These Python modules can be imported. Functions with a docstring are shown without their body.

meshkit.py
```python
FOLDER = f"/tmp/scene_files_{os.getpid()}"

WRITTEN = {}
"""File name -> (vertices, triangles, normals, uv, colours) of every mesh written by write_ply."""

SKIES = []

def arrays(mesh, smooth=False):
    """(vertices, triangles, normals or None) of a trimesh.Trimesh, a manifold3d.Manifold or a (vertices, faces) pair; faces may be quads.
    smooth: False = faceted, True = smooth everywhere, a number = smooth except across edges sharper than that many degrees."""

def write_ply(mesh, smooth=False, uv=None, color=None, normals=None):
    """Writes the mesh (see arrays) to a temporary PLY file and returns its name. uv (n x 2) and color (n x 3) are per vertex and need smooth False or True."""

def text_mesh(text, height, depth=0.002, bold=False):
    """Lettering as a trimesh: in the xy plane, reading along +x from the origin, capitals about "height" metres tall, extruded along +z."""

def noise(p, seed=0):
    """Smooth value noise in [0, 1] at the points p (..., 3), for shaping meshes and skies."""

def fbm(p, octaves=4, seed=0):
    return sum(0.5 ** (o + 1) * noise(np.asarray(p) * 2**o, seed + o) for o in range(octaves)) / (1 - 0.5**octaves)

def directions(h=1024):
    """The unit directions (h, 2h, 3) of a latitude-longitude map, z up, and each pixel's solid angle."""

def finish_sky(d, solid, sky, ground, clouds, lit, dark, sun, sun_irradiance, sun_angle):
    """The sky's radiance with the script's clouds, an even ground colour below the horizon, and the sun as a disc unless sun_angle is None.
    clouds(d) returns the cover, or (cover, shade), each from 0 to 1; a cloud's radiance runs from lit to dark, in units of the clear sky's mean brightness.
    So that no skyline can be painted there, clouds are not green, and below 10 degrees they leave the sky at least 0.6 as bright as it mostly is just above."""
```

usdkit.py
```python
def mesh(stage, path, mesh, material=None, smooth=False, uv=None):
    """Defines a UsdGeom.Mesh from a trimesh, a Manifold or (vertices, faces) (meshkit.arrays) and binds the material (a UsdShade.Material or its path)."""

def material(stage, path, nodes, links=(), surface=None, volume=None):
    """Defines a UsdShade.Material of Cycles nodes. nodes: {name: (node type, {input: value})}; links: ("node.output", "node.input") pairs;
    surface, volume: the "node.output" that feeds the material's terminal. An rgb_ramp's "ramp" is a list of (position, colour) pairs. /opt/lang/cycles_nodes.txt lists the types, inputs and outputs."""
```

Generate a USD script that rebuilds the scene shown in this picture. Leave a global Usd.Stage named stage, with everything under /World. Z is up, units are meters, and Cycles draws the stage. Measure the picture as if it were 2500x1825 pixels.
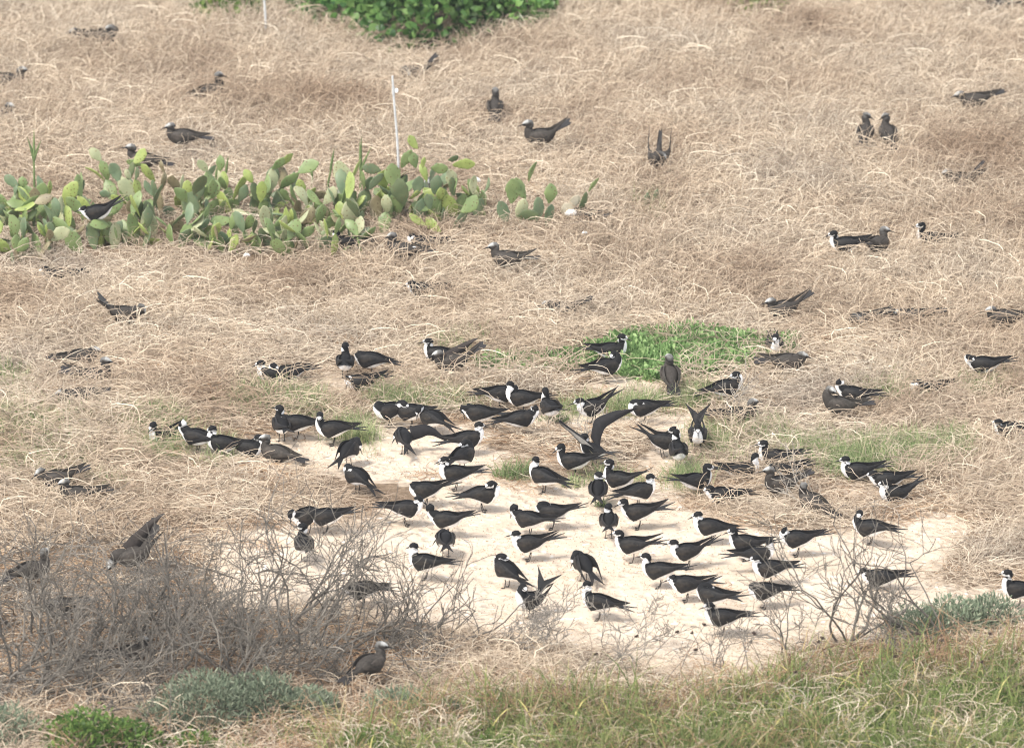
import math, random
import numpy as np
import shapely
from shapely.geometry import Polygon
from scipy.interpolate import CubicSpline, PchipInterpolator
from pxr import Usd, UsdGeom, UsdLux, UsdShade, Gf, Sdf, Vt
import usdkit, meshkit

# ------------------------------------------------------------------ stage, camera, sky, sun
stage = Usd.Stage.CreateInMemory()
UsdGeom.SetStageUpAxis(stage, UsdGeom.Tokens.z)
UsdGeom.Xform.Define(stage, '/World')
UsdGeom.Scope.Define(stage, '/World/Looks')

F = 20600.0                       # focal length in pixels of the 2500 px wide photograph
TILT, DIST = math.radians(18.0), 62.0
CAM = np.array([0.0, -DIST * math.cos(TILT), DIST * math.sin(TILT)])
cam = UsdGeom.Camera.Define(stage, '/World/camera')
cam.AddTranslateOp().Set(Gf.Vec3d(*CAM))
cam.AddRotateXOp().Set(90 - math.degrees(TILT))
cam.CreateHorizontalApertureAttr(36.0)
cam.CreateVerticalApertureAttr(36.0 * 747 / 1024)
cam.CreateFocalLengthAttr(36.0 * F / 2500)
cam.CreateClippingRangeAttr(Gf.Vec2f(0.5, 5000))
cam.CreateFStopAttr(2.5)
cam.CreateFocusDistanceAttr(60.5)
cam.CreateExposureAttr(1.42)

SUN = np.array([-0.42, -0.30, 0.86]); SUN = SUN / np.linalg.norm(SUN)
elev, rot = math.asin(SUN[2]), math.atan2(SUN[0], SUN[1])
sky_mat = usdkit.material(stage, '/World/Looks/sky', {
    'sky': ('sky_texture', {'sky_type': 'single_scattering', 'sun_disc': False, 'sun_elevation': elev, 'sun_rotation': rot, 'altitude': 10.0, 'aerosol_density': 2.0}),
    'grey': ('rgb_to_bw', {}),
    'tc': ('texture_coordinate', {}),
    'n': ('noise_texture', {'scale': 3.0, 'detail': 4.0}),
    'r': ('rgb_ramp', {'ramp': [(0.3, (0.6, 0.6, 0.6)), (0.7, (0.95, 0.95, 0.95))]}),
    'm': ('mix_color', {'blend_type': 'mix'}),
    'bg': ('background_shader', {'strength': 0.15})},
    [('sky.color', 'grey.color'), ('tc.generated', 'n.vector'), ('n.fac', 'r.fac'), ('r.color', 'm.fac'),
     ('sky.color', 'm.a'), ('grey.val', 'm.b'), ('m.result', 'bg.color')], surface='bg.background')
dome = UsdLux.DomeLight.Define(stage, '/World/sky')
UsdShade.MaterialBindingAPI.Apply(dome.GetPrim()).Bind(sky_mat)
dome.GetPrim().SetCustomDataByKey('kind', 'structure')
sun = UsdLux.DistantLight.Define(stage, '/World/sun')
sun.CreateIntensityAttr(0.32)
sun.CreateAngleAttr(12.0)
sun.CreateNormalizeAttr(True)
sun.CreateColorAttr(Gf.Vec3f(1.0, 0.93, 0.82))
M = Gf.Matrix4d(); M.SetRotate(Gf.Rotation(Gf.Vec3d(0, 0, 1), Gf.Vec3d(*SUN)))
sun.AddTransformOp().Set(M)

# ------------------------------------------------------------------ helpers
FWD = np.array([0, math.cos(TILT), -math.sin(TILT)]); UPV = np.array([0, math.sin(TILT), math.cos(TILT)])
D = 2500 / 2263.0                 # zoom-view pixels to photograph pixels

def height(x, y):
    x, y = np.asarray(x, float), np.asarray(y, float)
    p = np.stack([x, y, np.zeros_like(x)], -1)
    return 0.10 * (meshkit.fbm(p * 0.55, 3, 5) - 0.5) + 0.02 * (meshkit.noise(p * 3.1, 9) - 0.5)

def at(px, py, up=0.0):
    """The point of the ground (raised by up) seen at a pixel of the photograph."""
    d = np.array([(px - 1250) / F, 0, 0]) - (py - 912.5) / F * UPV + FWD
    z = up
    for _ in range(3):
        q = CAM + d * ((z - CAM[2]) / d[2])
        z = float(height(q[0], q[1])) + up
    return np.array([q[0], q[1], z])

def pix(p):
    """Photograph pixels (in units of the zoom view) of points."""
    v = np.asarray(p) - CAM
    zc = v @ FWD
    return np.stack([(v[..., 0] / zc * F + 1250) / D, (912.5 - v @ UPV / zc * F) / D], -1)

taken = {}
def numbered(name):
    k = taken.get(name, -1) + 1
    taken[name] = k
    return name if k == 0 else f'{name}_{k:03d}'

def tag(prim, label=None, cat=None, group=None, kind=None):
    for k, v in (('label', label), ('category', cat), ('group', group), ('kind', kind)):
        if v:
            prim.SetCustomDataByKey(k, v)
    return prim

def thing(name, label, cat, loc, rotz=0.0, group=None, scale=1.0):
    x = UsdGeom.Xform.Define(stage, '/World/' + numbered(name))
    x.AddTranslateOp().Set(Gf.Vec3d(*map(float, loc)))
    if rotz: x.AddRotateZOp().Set(float(rotz))
    if scale != 1.0: x.AddScaleOp().Set(Gf.Vec3f(scale, scale, scale))
    return tag(x.GetPrim(), label, cat, group)

def part(parent, name, mesh, mat, smooth=True, colors=None, tone=None, label=None):
    base = str(parent.GetPath()) + '/'
    path = base + name; k = 0
    while stage.GetPrimAtPath(path):
        k += 1; path = f'{base}{name}_{k:03d}'
    m = usdkit.mesh(stage, path, mesh, '/World/Looks/' + mat, smooth=smooth)
    api = UsdGeom.PrimvarsAPI(m)
    if colors is not None:
        api.CreatePrimvar('plumage', Sdf.ValueTypeNames.Color3fArray, 'vertex').Set(Vt.Vec3fArray.FromNumpy(np.asarray(colors, np.float32)))
    if tone is not None:
        api.CreatePrimvar('tone', Sdf.ValueTypeNames.FloatArray, 'vertex').Set(Vt.FloatArray.FromNumpy(np.asarray(tone, np.float32)))
    if label: m.GetPrim().SetCustomDataByKey('label', label)
    return m.GetPrim()

def unit(v):
    v = np.asarray(v, float)
    return v / np.maximum(np.linalg.norm(v, axis=-1, keepdims=True), 1e-12)

def loft(c, up, ry, rz, m=18, power=1.0):
    """Closed tube through centres c with half-widths ry and half-heights rz. Returns (v, f), ring index and angle from the top of each vertex."""
    n = len(c)
    t = unit(np.gradient(c, axis=0))
    lat = unit(np.cross(up, t)); u = np.cross(t, lat)
    a = np.linspace(0, 2 * np.pi, m, endpoint=False)
    v = c[:, None] + rz[:, None, None] * np.cos(a)[None, :, None] * u[:, None] + ry[:, None, None] * np.sin(a)[None, :, None] * lat[:, None]
    i, j = np.meshgrid(np.arange(n - 1), np.arange(m), indexing='ij')
    k = (j + 1) % m
    q = np.stack([i * m + j, i * m + k, (i + 1) * m + k, (i + 1) * m + j], -1).reshape(-1, 4)
    f = np.vstack([q[:, [0, 1, 2]], q[:, [0, 2, 3]]])
    e0, e1 = n * m, n * m + 1
    jj = np.arange(m); kk = (jj + 1) % m
    f = np.vstack([f, np.stack([np.full(m, e0), kk, jj], 1), np.stack([np.full(m, e1), (n - 1) * m + jj, (n - 1) * m + kk], 1)])
    v = np.vstack([v.reshape(-1, 3), c[:1], c[-1:]])
    ang = np.degrees(np.abs((a + np.pi) % (2 * np.pi) - np.pi))
    ring = np.concatenate([np.repeat(np.arange(n), m), [0, n - 1]])
    return (v, f[:, ::-1]), ring, np.concatenate([np.tile(ang, n), [90, 90]])

def tubes(paths, radii, sides=3):
    """Many open tubes at once: paths (N, P, 3), radii (N, P)."""
    N, P = paths.shape[:2]
    t = unit(np.gradient(paths, axis=1))
    ref = np.where(np.abs(t[:, :1, 2:3]) > 0.8, [[[1.0, 0, 0]]], [[[0, 0, 1.0]]])
    a = unit(np.cross(t, ref)); b = np.cross(t, a)
    th = np.arange(sides) / sides * 2 * np.pi
    v = paths[:, :, None] + radii[:, :, None, None] * (np.cos(th)[None, None, :, None] * a[:, :, None] + np.sin(th)[None, None, :, None] * b[:, :, None])
    n, p, s = np.meshgrid(np.arange(N), np.arange(P - 1), np.arange(sides), indexing='ij')
    s2 = (s + 1) % sides; o = (n * P + p) * sides
    q = np.stack([o + s, o + sides + s, o + sides + s2, o + s2], -1).reshape(-1, 4)
    return v.reshape(-1, 3), np.vstack([q[:, [0, 1, 2]], q[:, [0, 2, 3]]])[:, ::-1]

def join(meshes):
    vs, fs, o = [], [], 0
    for v, f in meshes:
        vs.append(v); fs.append(np.asarray(f) + o); o += len(v)
    return np.vstack(vs), np.vstack(fs)

def rz_(deg):
    c, s = math.cos(math.radians(deg)), math.sin(math.radians(deg))
    return np.array([[c, -s, 0], [s, c, 0], [0, 0, 1.0]])

def ry_(deg):                      # positive lifts +x
    c, s = math.cos(math.radians(deg)), math.sin(math.radians(deg))
    return np.array([[c, 0, -s], [0, 1.0, 0], [s, 0, c]])

# ------------------------------------------------------------------ materials
L = '/World/Looks/'
usdkit.material(stage, L + 'plumage', {'a': ('attribute', {'attribute': 'plumage'}), 'g': ('texture_coordinate', {}), 'n': ('noise_texture', {'scale': 60.0, 'detail': 3.0}),
    'r': ('rgb_ramp', {'ramp': [(0.3, (0.75,) * 3), (0.7, (1.15,) * 3)]}), 'm': ('mix_color', {'blend_type': 'multiply', 'fac': 1.0, 'use_clamp': False}), 'p': ('principled_bsdf', {'roughness': 0.68, 'specular_ior_level': 0.15})},
    [('g.object', 'n.vector'), ('n.fac', 'r.fac'), ('a.color', 'm.a'), ('r.color', 'm.b'), ('m.result', 'p.base_color')], surface='p.BSDF')

def feather(name, ca, cb, worn):
    usdkit.material(stage, L + name, {'g': ('texture_coordinate', {}), 'n': ('noise_texture', {'scale': 55.0, 'detail': 4.0}), 'n2': ('noise_texture', {'scale': 14.0, 'detail': 3.0}), 'o': ('object_info', {}),
        'r': ('rgb_ramp', {'ramp': [(0.3, ca), (0.7, cb)]}), 'w': ('rgb_ramp', {'ramp': [(0.48, (0, 0, 0)), (0.75, (0.8, 0.8, 0.8))]}), 'm': ('mix_color', {'b': worn}), 'bu': ('bump', {'strength': 0.35, 'distance': 0.004}),
        'p': ('principled_bsdf', {'roughness': 0.6, 'specular_ior_level': 0.2})},
        [('g.object', 'n.vector'), ('g.object', 'n2.vector'), ('n.fac', 'r.fac'), ('n2.fac', 'w.fac'), ('r.color', 'm.a'), ('w.color', 'm.fac'), ('n.fac', 'bu.height'), ('bu.normal', 'p.normal'), ('m.result', 'p.base_color')], surface='p.BSDF')
feather('wing_black', (0.007, 0.007, 0.008), (0.017, 0.016, 0.016), (0.030, 0.025, 0.022))
feather('covert_black', (0.011, 0.010, 0.010), (0.024, 0.022, 0.020), (0.046, 0.037, 0.030))
feather('covert_brown', (0.040, 0.034, 0.029), (0.068, 0.058, 0.050), (0.105, 0.088, 0.072))
feather('wing_brown', (0.030, 0.026, 0.022), (0.054, 0.047, 0.040), (0.085, 0.072, 0.060))
def plain(name, ca, cb, scale=20.0, rough=0.7, spec=0.3):
    usdkit.material(stage, L + name, {'g': ('texture_coordinate', {}), 'n': ('noise_texture', {'scale': scale, 'detail': 4.0}),
        'r': ('rgb_ramp', {'ramp': [(0.3, ca), (0.7, cb)]}), 'p': ('principled_bsdf', {'roughness': rough, 'specular_ior_level': spec})},
        [('g.object', 'n.vector'), ('n.fac', 'r.fac'), ('r.color', 'p.base_color')], surface='p.BSDF')
plain('flight_brown', (0.014, 0.012, 0.012), (0.028, 0.024, 0.022), 40, 0.6)
plain('horn_black', (0.010, 0.010, 0.010), (0.018, 0.017, 0.016), 40, 0.4)
plain('post_white', (0.36, 0.37, 0.37), (0.62, 0.63, 0.62), 12, 0.7)
plain('post_blue', (0.30, 0.45, 0.62), (0.45, 0.60, 0.75), 30, 0.6)
plain('shell_white', (0.70, 0.69, 0.66), (0.82, 0.80, 0.77), 30, 0.7)
plain('dead_pad', (0.42, 0.36, 0.24), (0.66, 0.60, 0.46), 14, 0.85)

def toned(name, ramp, rough=0.8, translucent=0.0, patch=None, spec=0.2):
    """Plant material: a per-stem tone through a ramp, varied per copy, and by broad patches of the field."""
    nodes = {'a': ('attribute', {'attribute': 'tone'}), 'r': ('rgb_ramp', {'ramp': ramp}),
             'o': ('object_info', {}), 'or': ('rgb_ramp', {'ramp': [(0, (0.80, 0.79, 0.78)), (1, (1.14, 1.13, 1.10))]}), 'm': ('mix_color', {'blend_type': 'multiply', 'fac': 1.0, 'use_clamp': False})}
    links = [('a.fac', 'r.fac'), ('o.random', 'or.fac'), ('r.color', 'm.a'), ('or.color', 'm.b')]
    col = 'm.result'
    if patch:
        nodes.update({'g': ('geometry', {}), 'n': ('noise_texture', {'scale': 0.65, 'detail': 4.0}), 'nr': ('rgb_ramp', {'ramp': patch}), 'm2': ('mix_color', {'blend_type': 'multiply', 'fac': 1.0, 'use_clamp': False})})
        links += [('g.position', 'n.vector'), ('n.fac', 'nr.fac'), (col, 'm2.a'), ('nr.color', 'm2.b')]
        col = 'm2.result'
    nodes['p'] = ('principled_bsdf', {'roughness': rough, 'specular_ior_level': spec})
    links.append((col, 'p.base_color')); out = 'p.BSDF'
    if translucent:
        nodes['t'] = ('translucent_bsdf', {}); nodes['x'] = ('mix_closure', {'fac': translucent})
        links += [(col, 't.color'), ('p.BSDF', 'x.closure1'), ('t.BSDF', 'x.closure2')]; out = 'x.closure'
    usdkit.material(stage, L + name, nodes, links, surface=out)
PATCH = [(0.30, (0.62, 0.53, 0.46)), (0.42, (0.92, 0.86, 0.80)), (0.52, (1.07, 1.03, 0.98)), (0.60, (1.06, 1.04, 1.01)), (0.72, (0.78, 0.77, 0.77))]
toned('straw', [(0, (0.17, 0.135, 0.105)), (0.25, (0.345, 0.285, 0.225)), (0.6, (0.52, 0.445, 0.36)), (1, (0.73, 0.66, 0.55))], 0.8, 0, PATCH)
toned('litter', [(0, (0.15, 0.095, 0.06)), (0.5, (0.36, 0.245, 0.16)), (1, (0.57, 0.44, 0.31))], 0.85, 0, PATCH)
toned('grey_twig', [(0, (0.075, 0.067, 0.058)), (0.5, (0.19, 0.172, 0.15)), (1, (0.37, 0.335, 0.29))], 0.85)
toned('green_blade', [(0, (0.10, 0.16, 0.06)), (0.5, (0.23, 0.30, 0.13)), (0.8, (0.38, 0.40, 0.22)), (1, (0.52, 0.47, 0.30))], 0.55, 0.3)
toned('sedge', [(0, (0.085, 0.125, 0.042)), (0.35, (0.19, 0.235, 0.075)), (0.6, (0.32, 0.325, 0.13)), (0.8, (0.42, 0.345, 0.22)), (0.92, (0.46, 0.32, 0.15)), (1, (0.56, 0.50, 0.20))], 0.5, 0.3)
toned('succulent', [(0, (0.07, 0.13, 0.045)), (0.5, (0.16, 0.27, 0.095)), (1, (0.32, 0.44, 0.19))], 0.5, 0.3)
toned('silver_leaf', [(0, (0.085, 0.12, 0.08)), (0.5, (0.20, 0.245, 0.165)), (1, (0.37, 0.40, 0.29))], 0.6, 0.2)
toned('broad_leaf', [(0, (0.03, 0.08, 0.022)), (0.5, (0.095, 0.20, 0.05)), (1, (0.22, 0.36, 0.11))], 0.36, 0.3, spec=0.5)
toned('weed_leaf', [(0, (0.05, 0.095, 0.025)), (0.5, (0.125, 0.215, 0.05)), (1, (0.30, 0.37, 0.11))], 0.5, 0.3)
usdkit.material(stage, L + 'seed_brown', {'p': ('principled_bsdf', {'base_color': (0.05, 0.03, 0.022), 'roughness': 0.9})}, [], surface='p.BSDF')

def pad_material(name, a, b, spot):
    usdkit.material(stage, L + name, {'g': ('texture_coordinate', {}), 'n': ('noise_texture', {'scale': 9.0, 'detail': 4.0}), 'r': ('rgb_ramp', {'ramp': [(0.32, a), (0.68, b)]}),
        'v': ('voronoi_texture', {'scale': 34.0, 'randomness': 0.45}), 'vr': ('rgb_ramp', {'ramp': [(0.0, (1, 1, 1)), (0.16, (1, 1, 1)), (0.24, (0, 0, 0))]}),
        'm': ('mix_color', {'blend_type': 'mix', 'b': spot}), 'bu': ('bump', {'strength': 0.4, 'distance': 0.004}), 'p': ('principled_bsdf', {'roughness': 0.45, 'specular_ior_level': 0.45})},
        [('g.object', 'n.vector'), ('n.fac', 'r.fac'), ('g.object', 'v.vector'), ('v.distance', 'vr.fac'), ('r.color', 'm.a'), ('vr.color', 'm.fac'), ('m.result', 'p.base_color'), ('n.fac', 'bu.height'), ('bu.normal', 'p.normal')], surface='p.BSDF')
pad_material('pad_green', (0.115, 0.165, 0.060), (0.195, 0.250, 0.098), (0.10, 0.075, 0.03))
pad_material('pad_blue', (0.095, 0.140, 0.075), (0.160, 0.205, 0.110), (0.15, 0.14, 0.08))
pad_material('pad_lime', (0.190, 0.245, 0.065), (0.310, 0.360, 0.110), (0.13, 0.11, 0.03))
pad_material('pad_pale', (0.250, 0.275, 0.150), (0.400, 0.400, 0.240), (0.20, 0.15, 0.07))
pad_material('pad_dark', (0.065, 0.090, 0.042), (0.115, 0.145, 0.065), (0.12, 0.09, 0.04))
pad_material('pad_brown', (0.150, 0.120, 0.065), (0.260, 0.225, 0.130), (0.08, 0.05, 0.03))

# ------------------------------------------------------------------ ground: one sheet to the horizon
def poly(*p): return Polygon(p)
SAND = [poly((395,990),(470,975),(600,965),(820,945),(870,925),(1000,935),(1090,920),(1160,905),(1300,905),(1400,915),(1530,905),(1560,940),(1545,1000),(1520,1050),(1440,1045),(1400,1010),(1300,1020),(1220,1030),(1150,1015),(1060,1065),(960,1078),(880,1066),(760,1054),(690,1038),(600,1028),(520,1015),(440,1010)),
    poly((470,1260),(500,1200),(560,1170),(700,1150),(830,1120),(960,1105),(1080,1085),(1200,1090),(1320,1100),(1400,1050),(1520,1050),(1540,1110),(1640,1160),(1700,1175),(1880,1170),(1990,1150),(2100,1125),(2150,1170),(2090,1230),(2080,1280),(2140,1300),(2300,1290),(2300,1360),(2120,1390),(1950,1425),(1800,1415),(1700,1465),(1620,1500),(1480,1490),(1350,1440),(1200,1425),(1080,1400),(950,1378),(800,1366),(700,1335),(560,1345),(480,1318)),
    poly((690,835),(760,825),(830,850),(800,880),(720,870)), poly((1310,840),(1380,828),(1470,832),(1460,860),(1380,868),(1300,865)), poly((1880,1070),(1960,1080),(1930,1110),(1870,1095))]
ISLANDS = [poly((1080,955),(1200,945),(1300,950),(1420,940),(1450,985),(1420,1015),(1300,1010),(1180,1010),(1080,985))]
THIN = [poly((960,1055),(1480,1040),(1480,1110),(960,1120)), poly((830,1110),(1300,1075),(1310,1105),(1100,1100),(840,1140))]
THIN.append(poly((700,1045),(980,1050),(980,1120),(780,1120)))
SANDU = shapely.union_all(SAND + THIN[:1]).difference(shapely.union_all(ISLANDS))
def inside(geom, q): return shapely.contains_xy(geom, q[..., 0], q[..., 1])

def axis(lo, hi, step, far):
    inner = np.arange(lo, hi + step / 2, step)
    out = np.cumsum(step * 1.25 ** np.arange(1, 60)); out = out[out < far]
    return np.concatenate([lo - out[::-1], inner, hi + out])
gx, gy = axis(-5.2, 5.2, 0.05, 900), axis(-9, 13, 0.06, 900)
X, Y = np.meshgrid(gx, gy)
damp = np.clip(1.5 - np.hypot(X, Y) / 40, 0, 1)
gv = np.stack([X, Y, height(X, Y)], -1)
q = pix(gv)
sandy = inside(SANDU.buffer(-6), q).astype(float) * 0.5 + inside(SANDU.buffer(8), q) * 0.5
nx, ny = len(gx), len(gy)
i, j = np.meshgrid(np.arange(ny - 1), np.arange(nx - 1), indexing='ij')
o = i * nx + j
gf = np.vstack([np.stack([o, o + 1, o + nx + 1], -1).reshape(-1, 3), np.stack([o, o + nx + 1, o + nx], -1).reshape(-1, 3)])
usdkit.material(stage, L + 'ground', {
    'a': ('attribute', {'attribute': 'tone'}), 'g': ('geometry', {}),
    'n1': ('noise_texture', {'scale': 2.2, 'detail': 6.0, 'roughness': 0.65}), 'n2': ('noise_texture', {'scale': 26.0, 'detail': 5.0, 'roughness': 0.7}), 'n3': ('noise_texture', {'scale': 7.0, 'detail': 3.0}),
    's': ('rgb_ramp', {'ramp': [(0.30, (0.53, 0.435, 0.335)), (0.5, (0.625, 0.52, 0.41)), (0.7, (0.70, 0.59, 0.475))]}),
    'f': ('rgb_ramp', {'ramp': [(0.28, (0.62, 0.60, 0.58)), (0.40, (0.98, 0.98, 0.98)), (1, (1.03, 1.03, 1.03))]}),
    'sm': ('mix_color', {'blend_type': 'multiply', 'fac': 1.0, 'use_clamp': False}),
    'n4': ('noise_texture', {'scale': 15.0, 'detail': 2.0, 'roughness': 0.4}), 'dr': ('rgb_ramp', {'ramp': [(0.66, (0, 0, 0)), (0.71, (0.7, 0.7, 0.7))]}), 'dm': ('mix_color', {'b': (0.76, 0.74, 0.70)}),
    'l': ('rgb_ramp', {'ramp': [(0.3, (0.12, 0.085, 0.058)), (0.6, (0.24, 0.175, 0.12)), (0.8, (0.38, 0.29, 0.205))]}),
    'add': ('math', {'math_type': 'multiply_add', 'value2': 0.7, 'value3': -0.35}), 'sum': ('math', {'math_type': 'add'}),
    'mr': ('map_range', {'range_type': 'smoothstep', 'from_min': 0.32, 'from_max': 0.68, 'to_min': 0.0, 'to_max': 1.0}),
    'm': ('mix_color', {'blend_type': 'mix'}), 'v': ('voronoi_texture', {'scale': 9.0, 'randomness': 1.0}), 'vr': ('map_range', {'range_type': 'smoothstep', 'from_min': 0.05, 'from_max': 0.5, 'to_min': 0.0, 'to_max': 1.0}), 'hs': ('math', {'math_type': 'multiply_add', 'value2': 1.2}), 'bu': ('bump', {'strength': 0.8, 'distance': 0.03}),
    'p': ('principled_bsdf', {'roughness': 0.95, 'specular_ior_level': 0.1})},
    [('g.position', 'n1.vector'), ('g.position', 'n2.vector'), ('g.position', 'n3.vector'), ('n1.fac', 's.fac'), ('n2.fac', 'f.fac'), ('s.color', 'sm.a'), ('f.color', 'sm.b'),
     ('n2.fac', 'l.fac'), ('n3.fac', 'add.value1'), ('add.value', 'sum.value1'), ('a.fac', 'sum.value2'), ('sum.value', 'mr.value'), ('mr.result', 'm.fac'),
     ('l.color', 'm.a'), ('g.position', 'n4.vector'), ('n4.fac', 'dr.fac'), ('sm.result', 'dm.a'), ('dr.color', 'dm.fac'), ('dm.result', 'm.b'), ('g.position', 'v.vector'), ('v.distance', 'vr.value'), ('vr.result', 'hs.value1'), ('n2.fac', 'hs.value3'), ('hs.value', 'bu.height'), ('bu.normal', 'p.normal'), ('m.result', 'p.base_color')], surface='p.BSDF')
world = stage.GetPrimAtPath('/World')
taken['ground'] = 0
g = part(world, 'ground', (gv.reshape(-1, 3), gf), 'ground', True, tone=sandy.ravel())
tag(g, 'pale sandy ground with patches of dry litter', 'ground', kind='structure')
# ------------------------------------------------------------------ birds
POSES = {   # head centre (forward, left, up) in the bird's frame, head turn, head pitch
    'up':    ((0.090, 0.0, 0.208), 0, -8), 'mid':  ((0.096, 0.0, 0.188), 0, -10), 'low': ((0.108, 0.0, 0.160), 0, -14),
    'down':  ((0.118, 0.0, 0.172), 0, -68), 'feed': ((0.132, 0.0, 0.118), 0, -50), 'breast': ((0.108, 0.0, 0.128), 20, -100),
    'back':  ((0.060, 0.020, 0.188), 140, -18), 'tuck': ((0.046, 0.030, 0.160), 160, -22), 'bury': ((0.055, 0.046, 0.128), 120, -50)}
BLACK, WHITE = np.array([0.009, 0.009, 0.010]), np.array([0.80, 0.78, 0.76])
BROWN, CROWN = np.array([0.046, 0.040, 0.035]), np.array([0.40, 0.40, 0.385])
SITES = []          # (x, y, radius, sitting) of every bird, to keep the grass off them

def make_wing(side, deform, wu, spread, noddy, covert=False):
    fat = 1.0 if noddy else 1.04
    s = np.linspace(0.03, 0.44, 10) if covert else np.linspace(0, 1, 16)
    xs = 0.094 - s * (0.300 if noddy else 0.298)
    zc = np.interp(s, [0, 0.15, 0.5, 0.8, 1], [0.118, 0.107, 0.118, 0.127, 0.132]) + wu * np.clip(s - 0.45, 0, 1) ** 1.5
    h = fat * np.interp(s, [0, 0.05, 0.14, 0.30, 0.46, 0.60, 0.74, 0.9, 1], [0.014, 0.036, 0.050, 0.050, 0.037, 0.022, 0.012, 0.006, 0.001])
    y = np.interp(s, [0, 0.1, 0.3, 0.5, 0.7, 0.85, 1], [0.024, 0.049, 0.059, 0.049, 0.030, 0.012, -0.004]) + spread * np.clip(s - 0.25, 0, 1)
    th = np.interp(s, [0, 0.2, 0.6, 1], [0.006, 0.008, 0.005, 0.001])
    if covert:
        e = np.sqrt(np.clip(1 - ((s - 0.2) / 0.245) ** 2, 0.004, 1))
        zc = zc + h * 0.30; h = h * 0.62 * e; th = th * 0.6; y = y + 0.0042
    k = 14
    a = np.linspace(0, 2 * np.pi, k, endpoint=False)
    v = np.zeros((len(s), k, 3))
    low = np.interp(s, [0, 0.15, 0.30, 0.6, 1], [1.0, 0.98, 0.62, 0.5, 1.0])
    dz = h[:, None] * np.where(np.cos(a) < 0, low[:, None], 1.0) * np.cos(a)
    v[..., 0] = xs[:, None] - 0.25 * np.clip(-dz, 0, 1)
    v[..., 2] = zc[:, None] + dz
    v[..., 1] = side * (y[:, None] + th[:, None] * np.sin(a) - 9.0 * np.clip(dz, 0, 1) ** 2 - 4.0 * np.clip(-dz, 0, 1) ** 2)
    i, j = np.meshgrid(np.arange(len(s) - 1), np.arange(k), indexing='ij'); j2 = (j + 1) % k
    q = np.stack([i * k + j, i * k + j2, (i + 1) * k + j2, (i + 1) * k + j], -1).reshape(-1, 4)
    f = np.vstack([q[:, [0, 1, 2]], q[:, [0, 2, 3]]])
    v = v.reshape(-1, 3)
    cap0 = np.array([[0, jj, jj + 1] for jj in range(1, k - 1)])
    f = np.vstack([f, cap0])
    return deform(v, 20), f if side < 0 else f[:, ::-1]

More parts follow.
